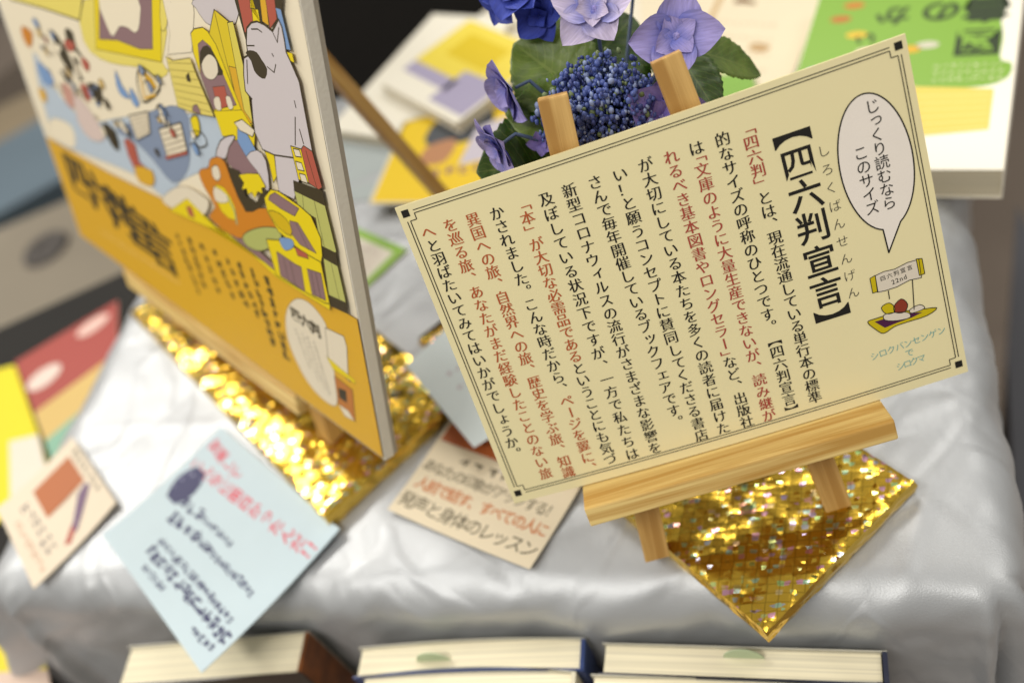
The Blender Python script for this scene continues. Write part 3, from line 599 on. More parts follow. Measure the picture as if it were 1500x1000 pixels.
# orange band with lettering
mb = MB(); hh[0] = .9
bandtop = [(16.5,96.9),(129.8,99.9),(321.1,112.8),(375.7,103.9),(449.6,106.5)]
ts = [p for p in bandtop]; yb = sum(p[1] for p in ts)/len(ts)
pp([(4, 2), (PR, 2), (PR, ts[-1][1]-2), (ts[-2][0], ts[-2][1]), (ts[-3][0], ts[-3][1]), (ts[1][0], ts[1][1]), (4, ts[0][1])], OR)
mb.build('orange_band', pst)
mb = MB()
tl = [(109.1,84.6),(134.6,74.6),(165.3,66.8),(196,57.4)]
for c, p in zip('四六判宣言', [(54,74.5),(90.6,69.4),(125.4,64.5),(159.7,59.6),(191.8,55.9)]): put(mb, ppl, c, p[0], p[1], 33, DK, off=.015, mincho=.035, vert=False, h=1.0, sx=1.45, sy=1.3)
for q, w in (([(231.9,79.6),(240.6,37.1)], 3.2), ([(251.8,82.7),(254.3,48.4)], 3.6), ([(269.9,83.6),(277.6,51.8)], 3.6), ([(288,85.8),(299.1,57.6)], 3.6), ([(306.5,86.2),(316.8,56.5)], 3.6), ([(321.8,88.7),(331.8,54.6)], 3.6), ([(339.6,90.3),(344.3,38)], 4), ([(356.3,90.6),(359.7,34)], 4)):
    scribble_line(mb, ppl, q[0], q[1], w*2.3, DK, gap=.8, w=.24, h=1.0)
scribble_line(mb, ppl, *[(66,27.3),(205.5,31.2)], 6, ink('#e6c070'), w=.12, h=1.0)
mb.build('printed_text', pst)
mb = MB(); hh[0] = 1.0
el = [(390.3,90.7),(377.9,80.1),(369.7,66),(366.9,49.5),(372,34.4),(381,22.8),(394.4,17),(409.5,17.7),(415.6,26.1),(418.6,44.8),(420.5,59),(422.3,72.7),(420.6,86.1),(411.3,93),(401.1,94.3)]
pp(el, CRM, 3)
sq = [(380.4,78.7),(416.8,81.4),(379.9,75.2),(412.7,75.6)]
for c, p in zip('四六判', [(385.6,77.3),(396.4,76.5),(406.9,75.8)]): put(mb, ppl, c, p[0], p[1], 9, DK, off=.03, vert=False, h=1.15, sx=1.3, sy=1.2)
for q in ([(381.1,64.2),(388.9,38.9)], [(388.5,64.2),(396.7,32.3)], [(394.5,63.5),(402.9,28.4)], [(401.7,63.5),(407.4,27.2)]): scribble_line(mb, ppl, q[0], q[1], 2.6, ink('#6b665c'), h=1.15)
pp([(419.5,82.5),(439.3,85),(440.6,77.9),(434.8,52.7),(436.3,50.2),(415,56.4)], CRM, 0, .5); pp([(413.5,58.9),(423.4,57.1),(442,54.6),(442.4,51.8),(418.2,51.3)], YL)
pp([(418.4,46.4),(437.1,44.7),(432.8,17.7),(415.8,22.7)], BRN, 0, .5); pp([(420.2,37.9),(428.9,39.8),(427.2,29.5),(419,29.6)], DK); pp([(415.8,22.7),(426.6,23.1),(432.1,17.7),(421,15.8)], CRM)
mb.build('round_emblem', pst)
X = Vector((0, 0, 0))
rf = PF.p(240, 0, 0)-Vector((.780119, .625631, 0))*230; rf = PF.p(240, 0, 0)+Vector((.780119, .625631, 0))*230; rf.z = -522
easel(tuple(PF.p(PW/2, -60, -30)), 'larger pale pine easel behind the foam board poster, its feet on the other gold board', PF,
      90, 358, 21, 17, 0, (112, 344), (200, 275), 17, 11, 330, -20, 300, rf, PF.p(240, 330, -34), 14, -.4, -522, nledge=-19)

# ================================================================ CARDS LYING ON THE CLOTH
def flat_frame(c4):
    """frame with origin at corner 0, x towards corner 1, from near-rectangular ground points"""
    a = Vector(c4[0]); b = Vector(c4[1]); return a, b
def lay(pts, z, lift=0.0, curl=0.0):
    """pts = 4 ground corners TL,TR,BR,BL of the print -> place(x,y,h) with x,y in 0..1"""
    A, B, C, D = [Vector((*p, 0)) for p in pts]
    def pl(x, y, h=0):
        p = D*(1-x)*(1-y)+C*x*(1-y)+B*x*y+A*(1-x)*y
        return Vector((p.x, p.y, z+h+lift*(1-y)+curl*(2*x-1)**2+curl*.5*(2*y-1)**2))
    return pl, ((A-B).length+(D-C).length)/2, ((A-D).length+(B-C).length)/2
def flat_card(name, label, cat, pts, z, paper_m, draw, th=.5, lift=0, curl=0, group=None):
    pl, w, h = lay(pts, z, lift, curl)
    pa = lambda x, y, k=0: pl(x/w, y/h, k)
    c = pl(.5, .5, 0); t = thing(name, label, cat, tuple(c), group)
    mb = MB(); sheet(mb, pa, 0, 0, w, h, th, paper_m, nx=10, ny=10); mb.build('card_sheet', t)
    mb = MB(); draw(mb, pa, w, h)
    if mb.v: mb.build('print', t)
    return t
PINK = ink('#d24a5c'); NAVY = ink('#232355'); 
def blue_draw(mb, p, w, h):
    # text columns run parallel to the right edge; x to the right, y up
    column(mb, p, (w*.88, h*.93), (w*.84, h*.70), [('営業して', 'k')], 12, {'k': PINK}, off=.012)
    column(mb, p, (w*.715, h*.93), (w*.795, h*.125), [('こんなに面白かったんだ', 'k')], 12.5, {'k': PINK}, off=.02)
    for dx_ in (-3, 4): put(mb, p, '!', w*.805+dx_, h*.055, 14, PINK, off=.02)
    q = [(w*.58+16*math.cos(rad(a))*(1.15 if a % 60 else 1), h*.88+13*math.sin(rad(a))) for a in range(0, 360, 30)]
    poly(mb, p, q, NAVY, .22)
    for k in range(3): scribble_line(mb, p, (w*.53+k*7, h*.93), (w*.55+k*7, h*.83), 4, ink('#9a9ab8'), h=.3)
    for x, y0, y1, s_ in ((.50, .80, .68, 10), (.40, .78, .60, 11), (.515, .66, .42, 6), (.42, .57, .12, 7), (.25, .72, .10, 7), (.17, .72, .04, 10), (.08, .66, .5, 6), (.09, .2, .06, 6)):
        scribble_line(mb, p, (w*x, h*y0), (w*(x+.02), h*y1), s_, NAVY, w=.2 if s_ > 9 else .16, gap=.82)
A4 = [(-443.2,450.1),(-350.2,521.9),(-247.1,392),(-344.5,313.2)]
# print frame: top edge = (158,790)-(330,632) side; x runs from the left corner to the top corner
flat_card('message_card', 'pale blue message card with pink and navy writing jutting over the front table edge', 'card', A4, -534, paper('#bccdd6'), blue_draw, th=.8, lift=1.0, curl=3.0)
def lesson_draw(mb, p, w, h):
    poly(mb, p, [(w*.02, h*.80), (w*.62, h*.80), (w*.62, h*.99), (w*.02, h*.99)], BRN2, .15)
    row(mb, p, (w*.12, h*.9), (w*.5, h*.9), '声の', 20, ink('#e0d6c8'), off=.0, h=.3)
    scribble_line(mb, p, (w*.25, h*.69), (w*.75, h*.69), 11, ink('#4c4432'), w=.1)
    row(mb, p, (w*.06, h*.535), (w*.93, h*.53), 'あなたの印象がアップする！', 10.5, ink('#5a5240'), off=.0)
    row(mb, p, (w*.09, h*.355), (w*.93, h*.355), '人前で話す、すべての人に', 11, ink('#c0682c'), off=.01)
    row(mb, p, (w*.07, h*.16), (w*.93, h*.16), '発声と身体のレッスン', 13, ink('#4a4432'), off=.0)
BRN2 = ink('#a8582c')
LC = [(-161.5,457.8),(-52.5,389.3),(-119.5,322.6),(-212.1,398.1)]
flat_card('lesson_card', 'cream card with brown and orange rows of writing lying partly under the notice card', 'card', [LC[0], (LC[2][0]+LC[0][0]-LC[3][0], LC[2][1]+LC[0][1]-LC[3][1]), LC[2], LC[3]], -534.5, paper('#d9cbb0'), lesson_draw, curl=2.6)
def lb_draw(mb, p, w, h):
    for k in range(8):
        a = rad(k*45); seg(mb, p, (w*.62, h*.35), (w*.62+9*math.cos(a), h*.35+9*math.sin(a)), 3.5, ink('#b8a0b8'))
    for r_ in (3, 6): scribble_line(mb, p, (w*.35, h*(.35+.05*r_)), (w*.6, h*(.35+.05*r_)), 5, ink('#b89aa8'))
LB4 = [(-188.4,514.4),(-134.5,553.2),(-95.6,435.3),(-142.8,419.1)]
flat_card('greeting_card', 'pale blue card with faint lilac flower, peeping out behind the notice card', 'card', LB4, -519.5, paper('#d6e0e2'), lb_draw, lift=0)
ORG = ink('#a85a20')
def or_draw(mb, p, w, h):
    poly(mb, p, [(w*.38, h*.50), (w*.86, h*.50), (w*.86, h*.86), (w*.38, h*.86)], ORG, .18)
    for k in range(3): scribble_line(mb, p, (w*(.48+.13*k), h*.82), (w*(.48+.13*k), h*.56), 8, ink('#dcc4a4'), w=.12, h=.3)
    scribble_line(mb, p, (w*.93, h*.84), (w*.93, h*.30), 7, ink('#6e6450'), w=.14)
    scribble_line(mb, p, (w*.25, h*.78), (w*.28, h*.2), 11, ink('#5a4c50'), w=.1)
    scribble_line(mb, p, (w*.12, h*.7), (w*.14, h*.1), 6, ink('#c08868'), w=.1)
    poly(mb, p, [(w*.5, h*.16), (w*.56, h*.13), (w*.88, h*.40), (w*.86, h*.47), (w*.74, h*.44)], ink('#6e5470'), .2)
    poly(mb, p, [(w*.40, h*.12), (w*.46, h*.08), (w*.6, h*.2), (w*.55, h*.24)], ink('#a85040'), .22)
O4 = [(-552.9,511.1),(-494,564.9),(-436.2,477.9),(-495.4,419.8)]
flat_card('postcard', 'cream card with an orange block of print at the left corner of the table', 'card', O4, -534.5, paper('#d9cbb6'), or_draw, th=.7, lift=1, curl=2.4)

# ================================================================ HYDRANGEA
HB = (6, 470, TZ)
hyd = thing('hydrangea', 'potted blue and lilac lacecap hydrangea with green leaves behind the notice card', 'plant', HB)
def petal_mat(name, c0, c1):
    m = bpy.data.materials.new(name); m.use_nodes = True; nt = m.node_tree; b = nt.nodes['Principled BSDF']; L = nt.links.new
    tc = nt.nodes.new('ShaderNodeTexCoord'); sp = nt.nodes.new('ShaderNodeSeparateXYZ'); L(tc.outputs['Generated'], sp.inputs[0])
    n = nt.nodes.new('ShaderNodeTexNoise'); n.inputs['Scale'].default_value = 320; n.inputs['Detail'].default_value = 4; L(tc.outputs['Object'], n.inputs[0])
    ma = nt.nodes.new('ShaderNodeMath'); ma.operation = 'MULTIPLY_ADD'; L(n.outputs[0], ma.inputs[0]); ma.inputs[1].default_value = .7; L(sp.outputs[0], ma.inputs[2])
    cr = nt.nodes.new('ShaderNodeValToRGB'); cr.color_ramp.elements[0].position = .25; cr.color_ramp.elements[1].position = 1.0
    cr.color_ramp.elements[0].color = hexc(c0); cr.color_ramp.elements[1].color = hexc(c1); L(ma.outputs[0], cr.inputs[0])
    mpn = nt.nodes.new('ShaderNodeMapping'); mpn.inputs['Scale'].default_value = (1.5, 14, 1); L(tc.outputs['Generated'], mpn.inputs[0])
    nv = nt.nodes.new('ShaderNodeTexNoise'); nv.inputs['Scale'].default_value = 1.6; nv.inputs['Detail'].default_value = 5; L(mpn.outputs[0], nv.inputs[0])
    mrv = nt.nodes.new('ShaderNodeMapRange'); L(nv.outputs[0], mrv.inputs[0]); mrv.inputs[1].default_value = .3; mrv.inputs[2].default_value = .7; mrv.inputs[3].default_value = .78; mrv.inputs[4].default_value = 1.1
    mv = nt.nodes.new('ShaderNodeMix'); mv.data_type = 'RGBA'; mv.blend_type = 'MULTIPLY'; mv.inputs[0].default_value = 1
    wv = nt.nodes.new('ShaderNodeTexWave'); wv.bands_direction = 'Y'; wv.inputs['Scale'].default_value = 3; wv.inputs['Distortion'].default_value = 1.5; L(tc.outputs['Generated'], wv.inputs[0])
    bp = nt.nodes.new('ShaderNodeBump'); bp.inputs['Strength'].default_value = .12; bp.inputs['Distance'].default_value = .0003; L(wv.outputs['Fac'], bp.inputs['Height']); L(bp.outputs[0], b.inputs['Normal'])
    L(cr.outputs[0], mv.inputs[6]); L(mrv.outputs[0], mv.inputs[7]); L(mv.outputs[2], b.inputs['Base Color']); b.inputs['Roughness'].default_value = .6; b.inputs['Specular IOR Level'].default_value = .25
    b.inputs['Subsurface Weight'].default_value = .25; b.inputs['Subsurface Radius'].default_value = (.002, .002, .003); b.inputs['Subsurface Scale'].default_value = 1
    return m
PM = {'peri': petal_mat('petal_periwinkle', '#5a6ac6', '#a69cd6'), 'lilac': petal_mat('petal_lilac', '#7c86d8', '#bcb0cc'), 'blue': petal_mat('petal_deep_blue', '#26308c', '#3a48a4'), 'viol': petal_mat('petal_violet', '#6f62b8', '#8a7cc0')}
def petal_mesh(name, mt, wide=.8, tip=.25, cup=.22):
    """unit sepal from the origin along +x"""
    V = []; F = []; nx, ny = 9, 6
    for i in range(nx+1):
        x = i/nx; w = wide*.5*(math.sin(math.pi*min(1, x**.75))**.62 if 0 < x < 1 else 0); w = w*(1-tip*max(0, x-.6)*1.2)+(.06*(1-x) if x < 1 else 0)
        for j in range(ny+1):
            y = (2*j/ny-1); z = cup*(x**2)*.35+cup*(y*y)*w*1.3-.12*x**3+.018*math.sin(6*x+3*y)
            V.append((x, y*w, z))
    for i in range(nx):
        for j in range(ny): a = i*(ny+1)+j; F.append((a, a+ny+1, a+ny+2, a+1))
    me = bpy.data.meshes.new(name); me.from_pydata(V, [], F); me.materials.append(mt)
    me.polygons.foreach_set('use_smooth', [True]*len(F)); me.update(); return me
PME = {k: [petal_mesh('petal', m, w, t, c) for w, t, c in ((.92, .35, .22), (.85, .5, .12), (.98, .3, .25))] for k, m in PM.items()}
def floret(pos, face, size, kind, outer=5, inner=5, spread=20, seed=1, stem_to=None):
    rnd = random.Random(seed); pos = Vector(pos); n = Vector(face).normalized()
    up = Vector((0, 0, 1)) if abs(n.z) < .9 else Vector((0, 1, 0)); X = up.cross(n).normalized(); Y = n.cross(X)
    b = Vector(hyd['_b']); M = Matrix((X, Y, n)).transposed().to_4x4(); M.translation = (pos-b)*S
    # the eye of the floret
    bm = bmesh.new()
    for k in range(7):
        g = bmesh.ops.create_icosphere(bm, subdivisions=1, radius=(.05+.03*rnd.random())*size*S)
        o = Vector((rnd.uniform(-.05, .05), rnd.uniform(-.05, .05), .08*rnd.random()))*size*S
        for v in g['verts']: v.co += o
    me = bpy.data.meshes.new('floret'); bm.to_mesh(me); bm.free(); me.materials.append(PM['blue' if kind == 'blue' else 'peri'])
    o = bpy.data.objects.new('floret', me); col.objects.link(o); o.parent = hyd; o.matrix_local = M
    rot0 = rnd.uniform(0, 360)
    for ring, (cnt, sz, lift_) in enumerate(((outer, 1.0, spread), (inner, .5, spread+14))):
        for k in range(cnt):
            a = rad(rot0+ring*36+360*k/cnt+rnd.uniform(-9, 9)); s_ = sz*size*rnd.uniform(.88, 1.08)*S
            pm = bpy.data.objects.new('petal', rnd.choice(PME[kind])); col.objects.link(pm); pm.parent = o
            pm.matrix_local = Matrix.Translation((0, 0, ring*.04*size*S)) @ Matrix.Rotation(a, 4, 'Z') @ Matrix.Rotation(-rad(lift_+rnd.uniform(-9, 9)), 4, 'Y') @ Matrix.Rotation(rad(rnd.uniform(-10, 10)), 4, 'X') @ Matrix.Diagonal((s_, s_, s_, 1))
    return o
def tube_mb(mb, pts, r0, r1, m_, n=7):
    V = []; F = []
    for i, p in enumerate(pts):
        p = Vector(p); a = Vector(pts[max(i-1, 0)]); b = Vector(pts[min(i+1, len(pts)-1)]); d = (b-a).normalized()
        q = d.cross(Vector((.3, .9, .2))).normalized(); w = d.cross(q); r = r0+(r1-r0)*i/(len(pts)-1)
        for k in range(n): V.append(p+(q*math.cos(2*math.pi*k/n)+w*math.sin(2*math.pi*k/n))*r)
    for i in range(len(pts)-1):
        for k in range(n): F.append((i*n+k, i*n+(k+1) % n, (i+1)*n+(k+1) % n, (i+1)*n+k))
    mb.add(V, F, m_)
STEM = mat('hydrangea_stem', '#4a5a78', .5, var=(200, .2)); GSTEM = mat('green_stem', '#4f6a28', .5, var=(150, .2))
CC = Vector([(5.1,446.9,-310.6)][0])
toCam = -CC.normalized()
# (pixel anchor converted to a point in space, facing, size, kind)
FLO = [([(52.6,448.8,-285.8)][0], (.12, -.80, .58), 25, 'peri', 4, 4, 12, 11), ([(18.1,469.9,-268.3)][0], (-.02, -.6, .8), 23, 'lilac', 5, 5, 14, 5),
       ([(-36.7,470.3,-296.4)][0], (-.93, -.35, .1), 21, 'peri', 6, 5, 16, 9), ([(-51.2,440.7,-308.1)][0], (-.86, -.5, .0), 21, 'peri', 8, 6, 10, 14),
       ([(34.9,433.1,-318.7)][0], (.25, -.8, .5), 26, 'viol', 5, 4, 20, 21), ([(-17,508.7,-263.1)][0], (-.3, -.5, .8), 22, 'blue', 6, 5, 25, 23),
       ([(3.4,520.7,-276.6)][0], (.1, -.6, .8), 24, 'blue', 6, 5, 25, 24), ([(-9.8,502.3,-277.8)][0], (-.2, -.9, .3), 16, 'blue', 5, 4, 25, 25), ([(-27.1,515.4,-268.6)][0], (-.8, -.5, .4), 17, 'blue', 5, 4, 20, 26), ([(-19.9,518.3,-260.2)][0], (-.6, -.5, .6), 20, 'blue', 5, 4, 20, 36),
       ([(-28.2,447.9,-319.8)][0], (-.3, -.9, .3), 9, 'viol', 5, 3, 25, 27), ([(47.7,523.8,-289.5)][0], (.2, -.5, .8), 24, 'lilac', 5, 4, 20, 28)]
for (p, fc, sz, kd, ou, inn, sp_, sd) in FLO:
    floret(p, fc, sz, kd, ou, inn, sp_, sd)
    P = Vector(p); B = CC+Vector((0, 6, -34)); back = -Vector(fc).normalized()
    mb = MB(); pts = [P+back*3, P+back*12, (P+back*18)*.55+B*.45+Vector((0, 0, -6)), B]
    sm = []
    for i in range(3):
        for k in range(4): t = k/4; sm.append(pts[i]*(1-t)+pts[i+1]*t)
    sm.append(pts[3]); tube_mb(mb, sm, .9, 1.3, STEM); mb.build('flower_stalk', hyd, smooth=True)
# bud head: hundreds of small round buds in clumps
BUD = mat('bud_blue', '#5262a4', .4, spec=.5, var=(500, .35)); BUD2 = mat('bud_pale', '#8e9cc4', .45, var=(500, .3)); BUD4 = mat('bud_green', '#6c7a50', .5); BUD3 = mat('bud_deep', '#36407c', .45, var=(500, .3))
mb = MB(); rnd = random.Random(5)
bm = bmesh.new(); bmesh.ops.create_icosphere(bm, subdivisions=1, radius=1); IV = [v.co.copy() for v in bm.verts]; IF = [tuple(v.index for v in f.verts) for f in bm.faces]; bm.free()
for c in range(290):
    d = Vector((rnd.gauss(0, 1), rnd.gauss(0, 1), rnd.gauss(0, 1))).normalized()
    if c > 200: d = (toCam+d*.9+Vector((0, 0, -.35))).normalized()
    if d.dot(toCam) < -.45: d = -d
    cc_ = CC+Vector((d.x*30, d.y*24, d.z*25))*rnd.uniform(.80, 1.04)
    for k in range(rnd.randint(6, 10)):
        p = cc_+Vector((rnd.gauss(0, 2.6), rnd.gauss(0, 2.6), rnd.gauss(0, 2.6))); r = rnd.choice((.8, 1.0, 1.3, 1.6, 1.9))*rnd.uniform(.9, 1.1); q_ = Vector((rnd.uniform(.6, 1.1), rnd.uniform(.6, 1.1), rnd.uniform(.9, 1.5))); m_ = rnd.choice((BUD, BUD, BUD, BUD, BUD, BUD, BUD2, BUD2, BUD3, BUD3, BUD4))
        mb.add([p+Vector((v.x*q_.x, v.y*q_.y, v.z*q_.z))*r for v in IV], IF, m_)
    tube_mb(mb, [CC+Vector((0, 0, -16)), CC*.4+cc_*.6, cc_], .9, .5, STEM, 5)
o = mb.build('bud_cluster', hyd, smooth=True); o['kind'] = 'stuff'
mb = MB(); tube_mb(mb, [CC+Vector((0, 6, -34)), CC+Vector((1, 12, -90)), CC+Vector((2, 20, -150)), Vector((8, 470, TZ+40))], 2.6, 3.4, GSTEM, 9); mb.build('main_stem', hyd, smooth=True)
# green and tan flecks between the buds
for c in range(0): pass
# leaves
def leaf_mat(name, c0, c1):
    m = bpy.data.materials.new(name); m.use_nodes = True; nt = m.node_tree; b = nt.nodes['Principled BSDF']; L = nt.links.new
    tc = nt.nodes.new('ShaderNodeTexCoord'); n = nt.nodes.new('ShaderNodeTexNoise'); n.inputs['Scale'].default_value = 90; n.inputs['Detail'].default_value = 5; L(tc.outputs['Object'], n.inputs[0])
    cr = nt.nodes.new('ShaderNodeValToRGB'); cr.color_ramp.elements[0].position = .35; cr.color_ramp.elements[1].position = .7; cr.color_ramp.elements[0].color = hexc(c0); cr.color_ramp.elements[1].color = hexc(c1)
    L(n.outputs[0], cr.inputs[0]); L(cr.outputs[0], b.inputs['Base Color']); b.inputs['Roughness'].default_value = .45
    su = nt.nodes.new('ShaderNodeSeparateXYZ'); L(tc.outputs['UV'], su.inputs[0])
    def mth(op, a, b_=None, c_=None):
        q = nt.nodes.new('ShaderNodeMath'); q.operation = op
        for i_, v_ in enumerate((a, b_, c_)):
            if v_ is None: continue
            if isinstance(v_, (int, float)): q.inputs[i_].default_value = v_
            else: L(v_, q.inputs[i_])
        return q.outputs[0]
    ay = mth('ABSOLUTE', mth('SUBTRACT', su.outputs[1], .5)); ph = mth('SUBTRACT', mth('MULTIPLY', su.outputs[0], 11.0), mth('MULTIPLY', ay, 7.0))
    fr = mth('ABSOLUTE', mth('SUBTRACT', mth('FRACT', ph), .5)); side = mth('LESS_THAN', fr, .05); mid = mth('LESS_THAN', ay, .018); vein = mth('MULTIPLY', mth('MAXIMUM', side, mid), .2)
    mxv = nt.nodes.new('ShaderNodeMix'); mxv.data_type = 'RGBA'; L(vein, mxv.inputs[0]); L(cr.outputs[0], mxv.inputs[6]); mxv.inputs[7].default_value = hexc('#a2ac5c'); L(mxv.outputs[2], b.inputs['Base Color'])
    vo = nt.nodes.new('ShaderNodeTexVoronoi'); vo.inputs['Scale'].default_value = 260; L(tc.outputs['Object'], vo.inputs['Vector'])
    bp = nt.nodes.new('ShaderNodeBump'); bp.inputs['Strength'].default_value = .3; bp.inputs['Distance'].default_value = .0006; L(vo.outputs['Distance'], bp.inputs['Height']); L(bp.outputs[0], b.inputs['Normal'])
    b.inputs['Subsurface Weight'].default_value = .1; b.inputs['Subsurface Radius'].default_value = (.001, .003, .001); b.inputs['Subsurface Scale'].default_value = 1
    return m
LM = [leaf_mat('leaf_green', '#4c6020', '#6a7c2a'), leaf_mat('leaf_dark', '#2c4014', '#465c1e')]
def leaf(A, B, nrm, width, m_, droop=.12):
    A = Vector(A); B = Vector(B); X = (B-A); L_ = X.length; X.normalize(); Y = Vector(nrm).cross(X).normalized(); Z = X.cross(Y)
    V = []; F = []; nx, ny = 28, 8
    for i in range(nx+1):
        x = i/nx; w = width*.5*math.sin(math.pi*x**.85)**.8 if 0 < x < 1 else .3
        w *= 1+.07*((i*1.0) % 2)
        for j in range(ny+1):
            y = 2*j/ny-1
            z = -droop*L_*(x-.3)**2*1.3+abs(y)*w*.22-.03*w*math.cos(x*40-abs(y)*5)*abs(y)*(1-abs(y)*.4)*1.6
            V.append(A+X*(x*L_-abs(y)*.0)+Y*(y*w)+Z*z)
    for i in range(nx):
        for j in range(ny): a = i*(ny+1)+j; F.append((a, a+ny+1, a+ny+2, a+1))
    mb = MB(); mb.add(V, F, m_); o = mb.build('leaf', hyd, smooth=True)
    uv = o.data.uv_layers.new(name='leaf')
    for l_ in o.data.loops:
        q = l_.vertex_index; uv.data[l_.index].uv = ((q//(ny+1))/nx, (q % (ny+1))/ny)
    so = o.modifiers.new('thick', 'SOLIDIFY'); so.thickness = .5*S; return o
for a, b, nv, w, k, dr in (([(2.5,468.8,-319.8)][0], [(-28.3,503.2,-288.6)][0], (.1, -.6, .8), 52, 0, .05), ([(0.9,465.4,-331.2)][0], [(-42.8,466.1,-306.3)][0], (-.1, -.6, .8), 46, 0, .1),
                       ([(1.7,497.7,-319.7)][0], [(43,532.9,-315)][0], (0, -.7, .7), 60, 1, .1), ([(53.5,476.1,-308.8)][0], [(67,438.5,-334)][0], (.3, -.5, .8), 26, 1, .15),
                       ([(62.7,478.8,-315.1)][0], [(103.3,486.5,-351)][0], (.1, -.35, .93), 27, 0, .12), ([(-24.2,454.6,-342.3)][0], [(-67.3,445.2,-321.7)][0], (-.1, -.6, .8), 56, 1, .1),
                       ([(-24.5,448.8,-369)][0], [(-59,470.7,-319.7)][0], (-.2, -.5, .85), 54, 0, .1), ([(11.4,461.6,-342.6)][0], [(51.1,492.8,-341.4)][0], (.1, -.6, .8), 56, 1, .1), ([(-23.1,503.9,-308.7)][0], [(10.3,535.6,-312.8)][0], (0, -.7, .7), 50, 0, .1),
                       ([(41.8,483.9,-327.1)][0], [(78.9,520.6,-341.1)][0], (.1, -.6, .8), 40, 1, .1), ([(-37.9,449.6,-358.5)][0], [(-62,452.7,-350.6)][0], (-.1, -.6, .8), 50, 1, .1)):
    leaf(a, b, nv, w, LM[k], dr)
mb = MB(); potm = mat('pot_white', '#cfcac0', .4)
V = []; F = []; n = 24; prof = [(0, 0), (26, 0), (33, 40), (34, 42), (31, 42), (28, 30), (0, 30)]
for r, z in prof:
    for k in range(n): V.append((HB[0]+r*math.cos(2*math.pi*k/n), HB[1]+r*math.sin(2*math.pi*k/n), TZ+1.5+z))
for i in range(len(prof)-1):
    for k in range(n): F.append((i*n+k, i*n+(k+1) % n, (i+1)*n+(k+1) % n, (i+1)*n+k))
mb.add(V, F, potm); mb.build('pot', hyd, smooth=True)

# ================================================================ THINGS BEHIND
def rect_frame(C, X, w, d):
    C = Vector((*C, 0)); X = Vector((*X, 0)).normalized(); Y = Vector((-X.y, X.x, 0))
    return lambda x, y, z: C+X*x+Y*y+Vector((0, 0, z))
def lying_book(name, label, C, X, w, d, z0, z1, cover, pages, draw=None, spine_left=True, cat='book', band=None):
    """book lying flat, near-left corner C; parts: two covers, spine, page block"""
    P = rect_frame(C, X, w, d); t = thing(name, label, cat, tuple(P(w/2, d/2, z0)))
    def box(nm, x0, x1, y0, y1, a, b, m_):
        mb = MB(); V = [P(x, y, z) for z in (a, b) for x, y in ((x0, y0), (x1, y0), (x1, y1), (x0, y1))]
        mb.add(V, [(3, 2, 1, 0), (4, 5, 6, 7), (0, 1, 5, 4), (1, 2, 6, 5), (2, 3, 7, 6), (3, 0, 4, 7)], m_)
        o = mb.build(nm, t); bv = o.modifiers.new('b', 'BEVEL'); bv.width = .6*S; bv.segments = 2; return o
    box('back_cover', 0, w, 0, d, z0, z0+1.2, cover); box('front_cover', 0, w, 0, d, z1-1.2, z1, cover)
    sx = (0, 1.3) if spine_left else (w-1.3, w); box('spine', sx[0], sx[1], 0, d, z0+1.25, z1-1.25, cover)
    px = (1.4, w-2) if spine_left else (2, w-1.4); box('page_block', px[0], px[1], 2, d-2, z0+1.25, z1-1.25, pages)
    if draw:
        mb = MB(); draw(mb, lambda x, y, h=0: P(x, y, z1+h), w, d); mb.build('cover_print', t)
    return t
def pages_mat(name, c, axis_scale=(3, 3, 900)):
    m = bpy.data.materials.new(name); m.use_nodes = True; nt = m.node_tree; b = nt.nodes['Principled BSDF']; L = nt.links.new
    tc = nt.nodes.new('ShaderNodeTexCoord'); mp = nt.nodes.new('ShaderNodeMapping'); mp.inputs['Scale'].default_value = axis_scale; L(tc.outputs['Object'], mp.inputs[0])
    n = nt.nodes.new('ShaderNodeTexNoise'); n.inputs['Scale'].default_value = 1; n.inputs['Detail'].default_value = 3; L(mp.outputs[0], n.inputs[0])
    cr = nt.nodes.new('ShaderNodeValToRGB'); c1 = hexc(c); cr.color_ramp.elements[0].color = tuple(v*.72 for v in c1[:3])+(1,); cr.color_ramp.elements[1].color = c1; cr.color_ramp.elements[0].position = .3; cr.color_ramp.elements[1].position = .6
    L(n.outputs[0], cr.inputs[0]); L(cr.outputs[0], b.inputs['Base Color']); b.inputs['Roughness'].default_value = .8; return m
PAG = pages_mat('page_edges_flat', '#d9d0b8')
WHC = mat('white_cover', '#f2ecdc', .35, spec=.5)
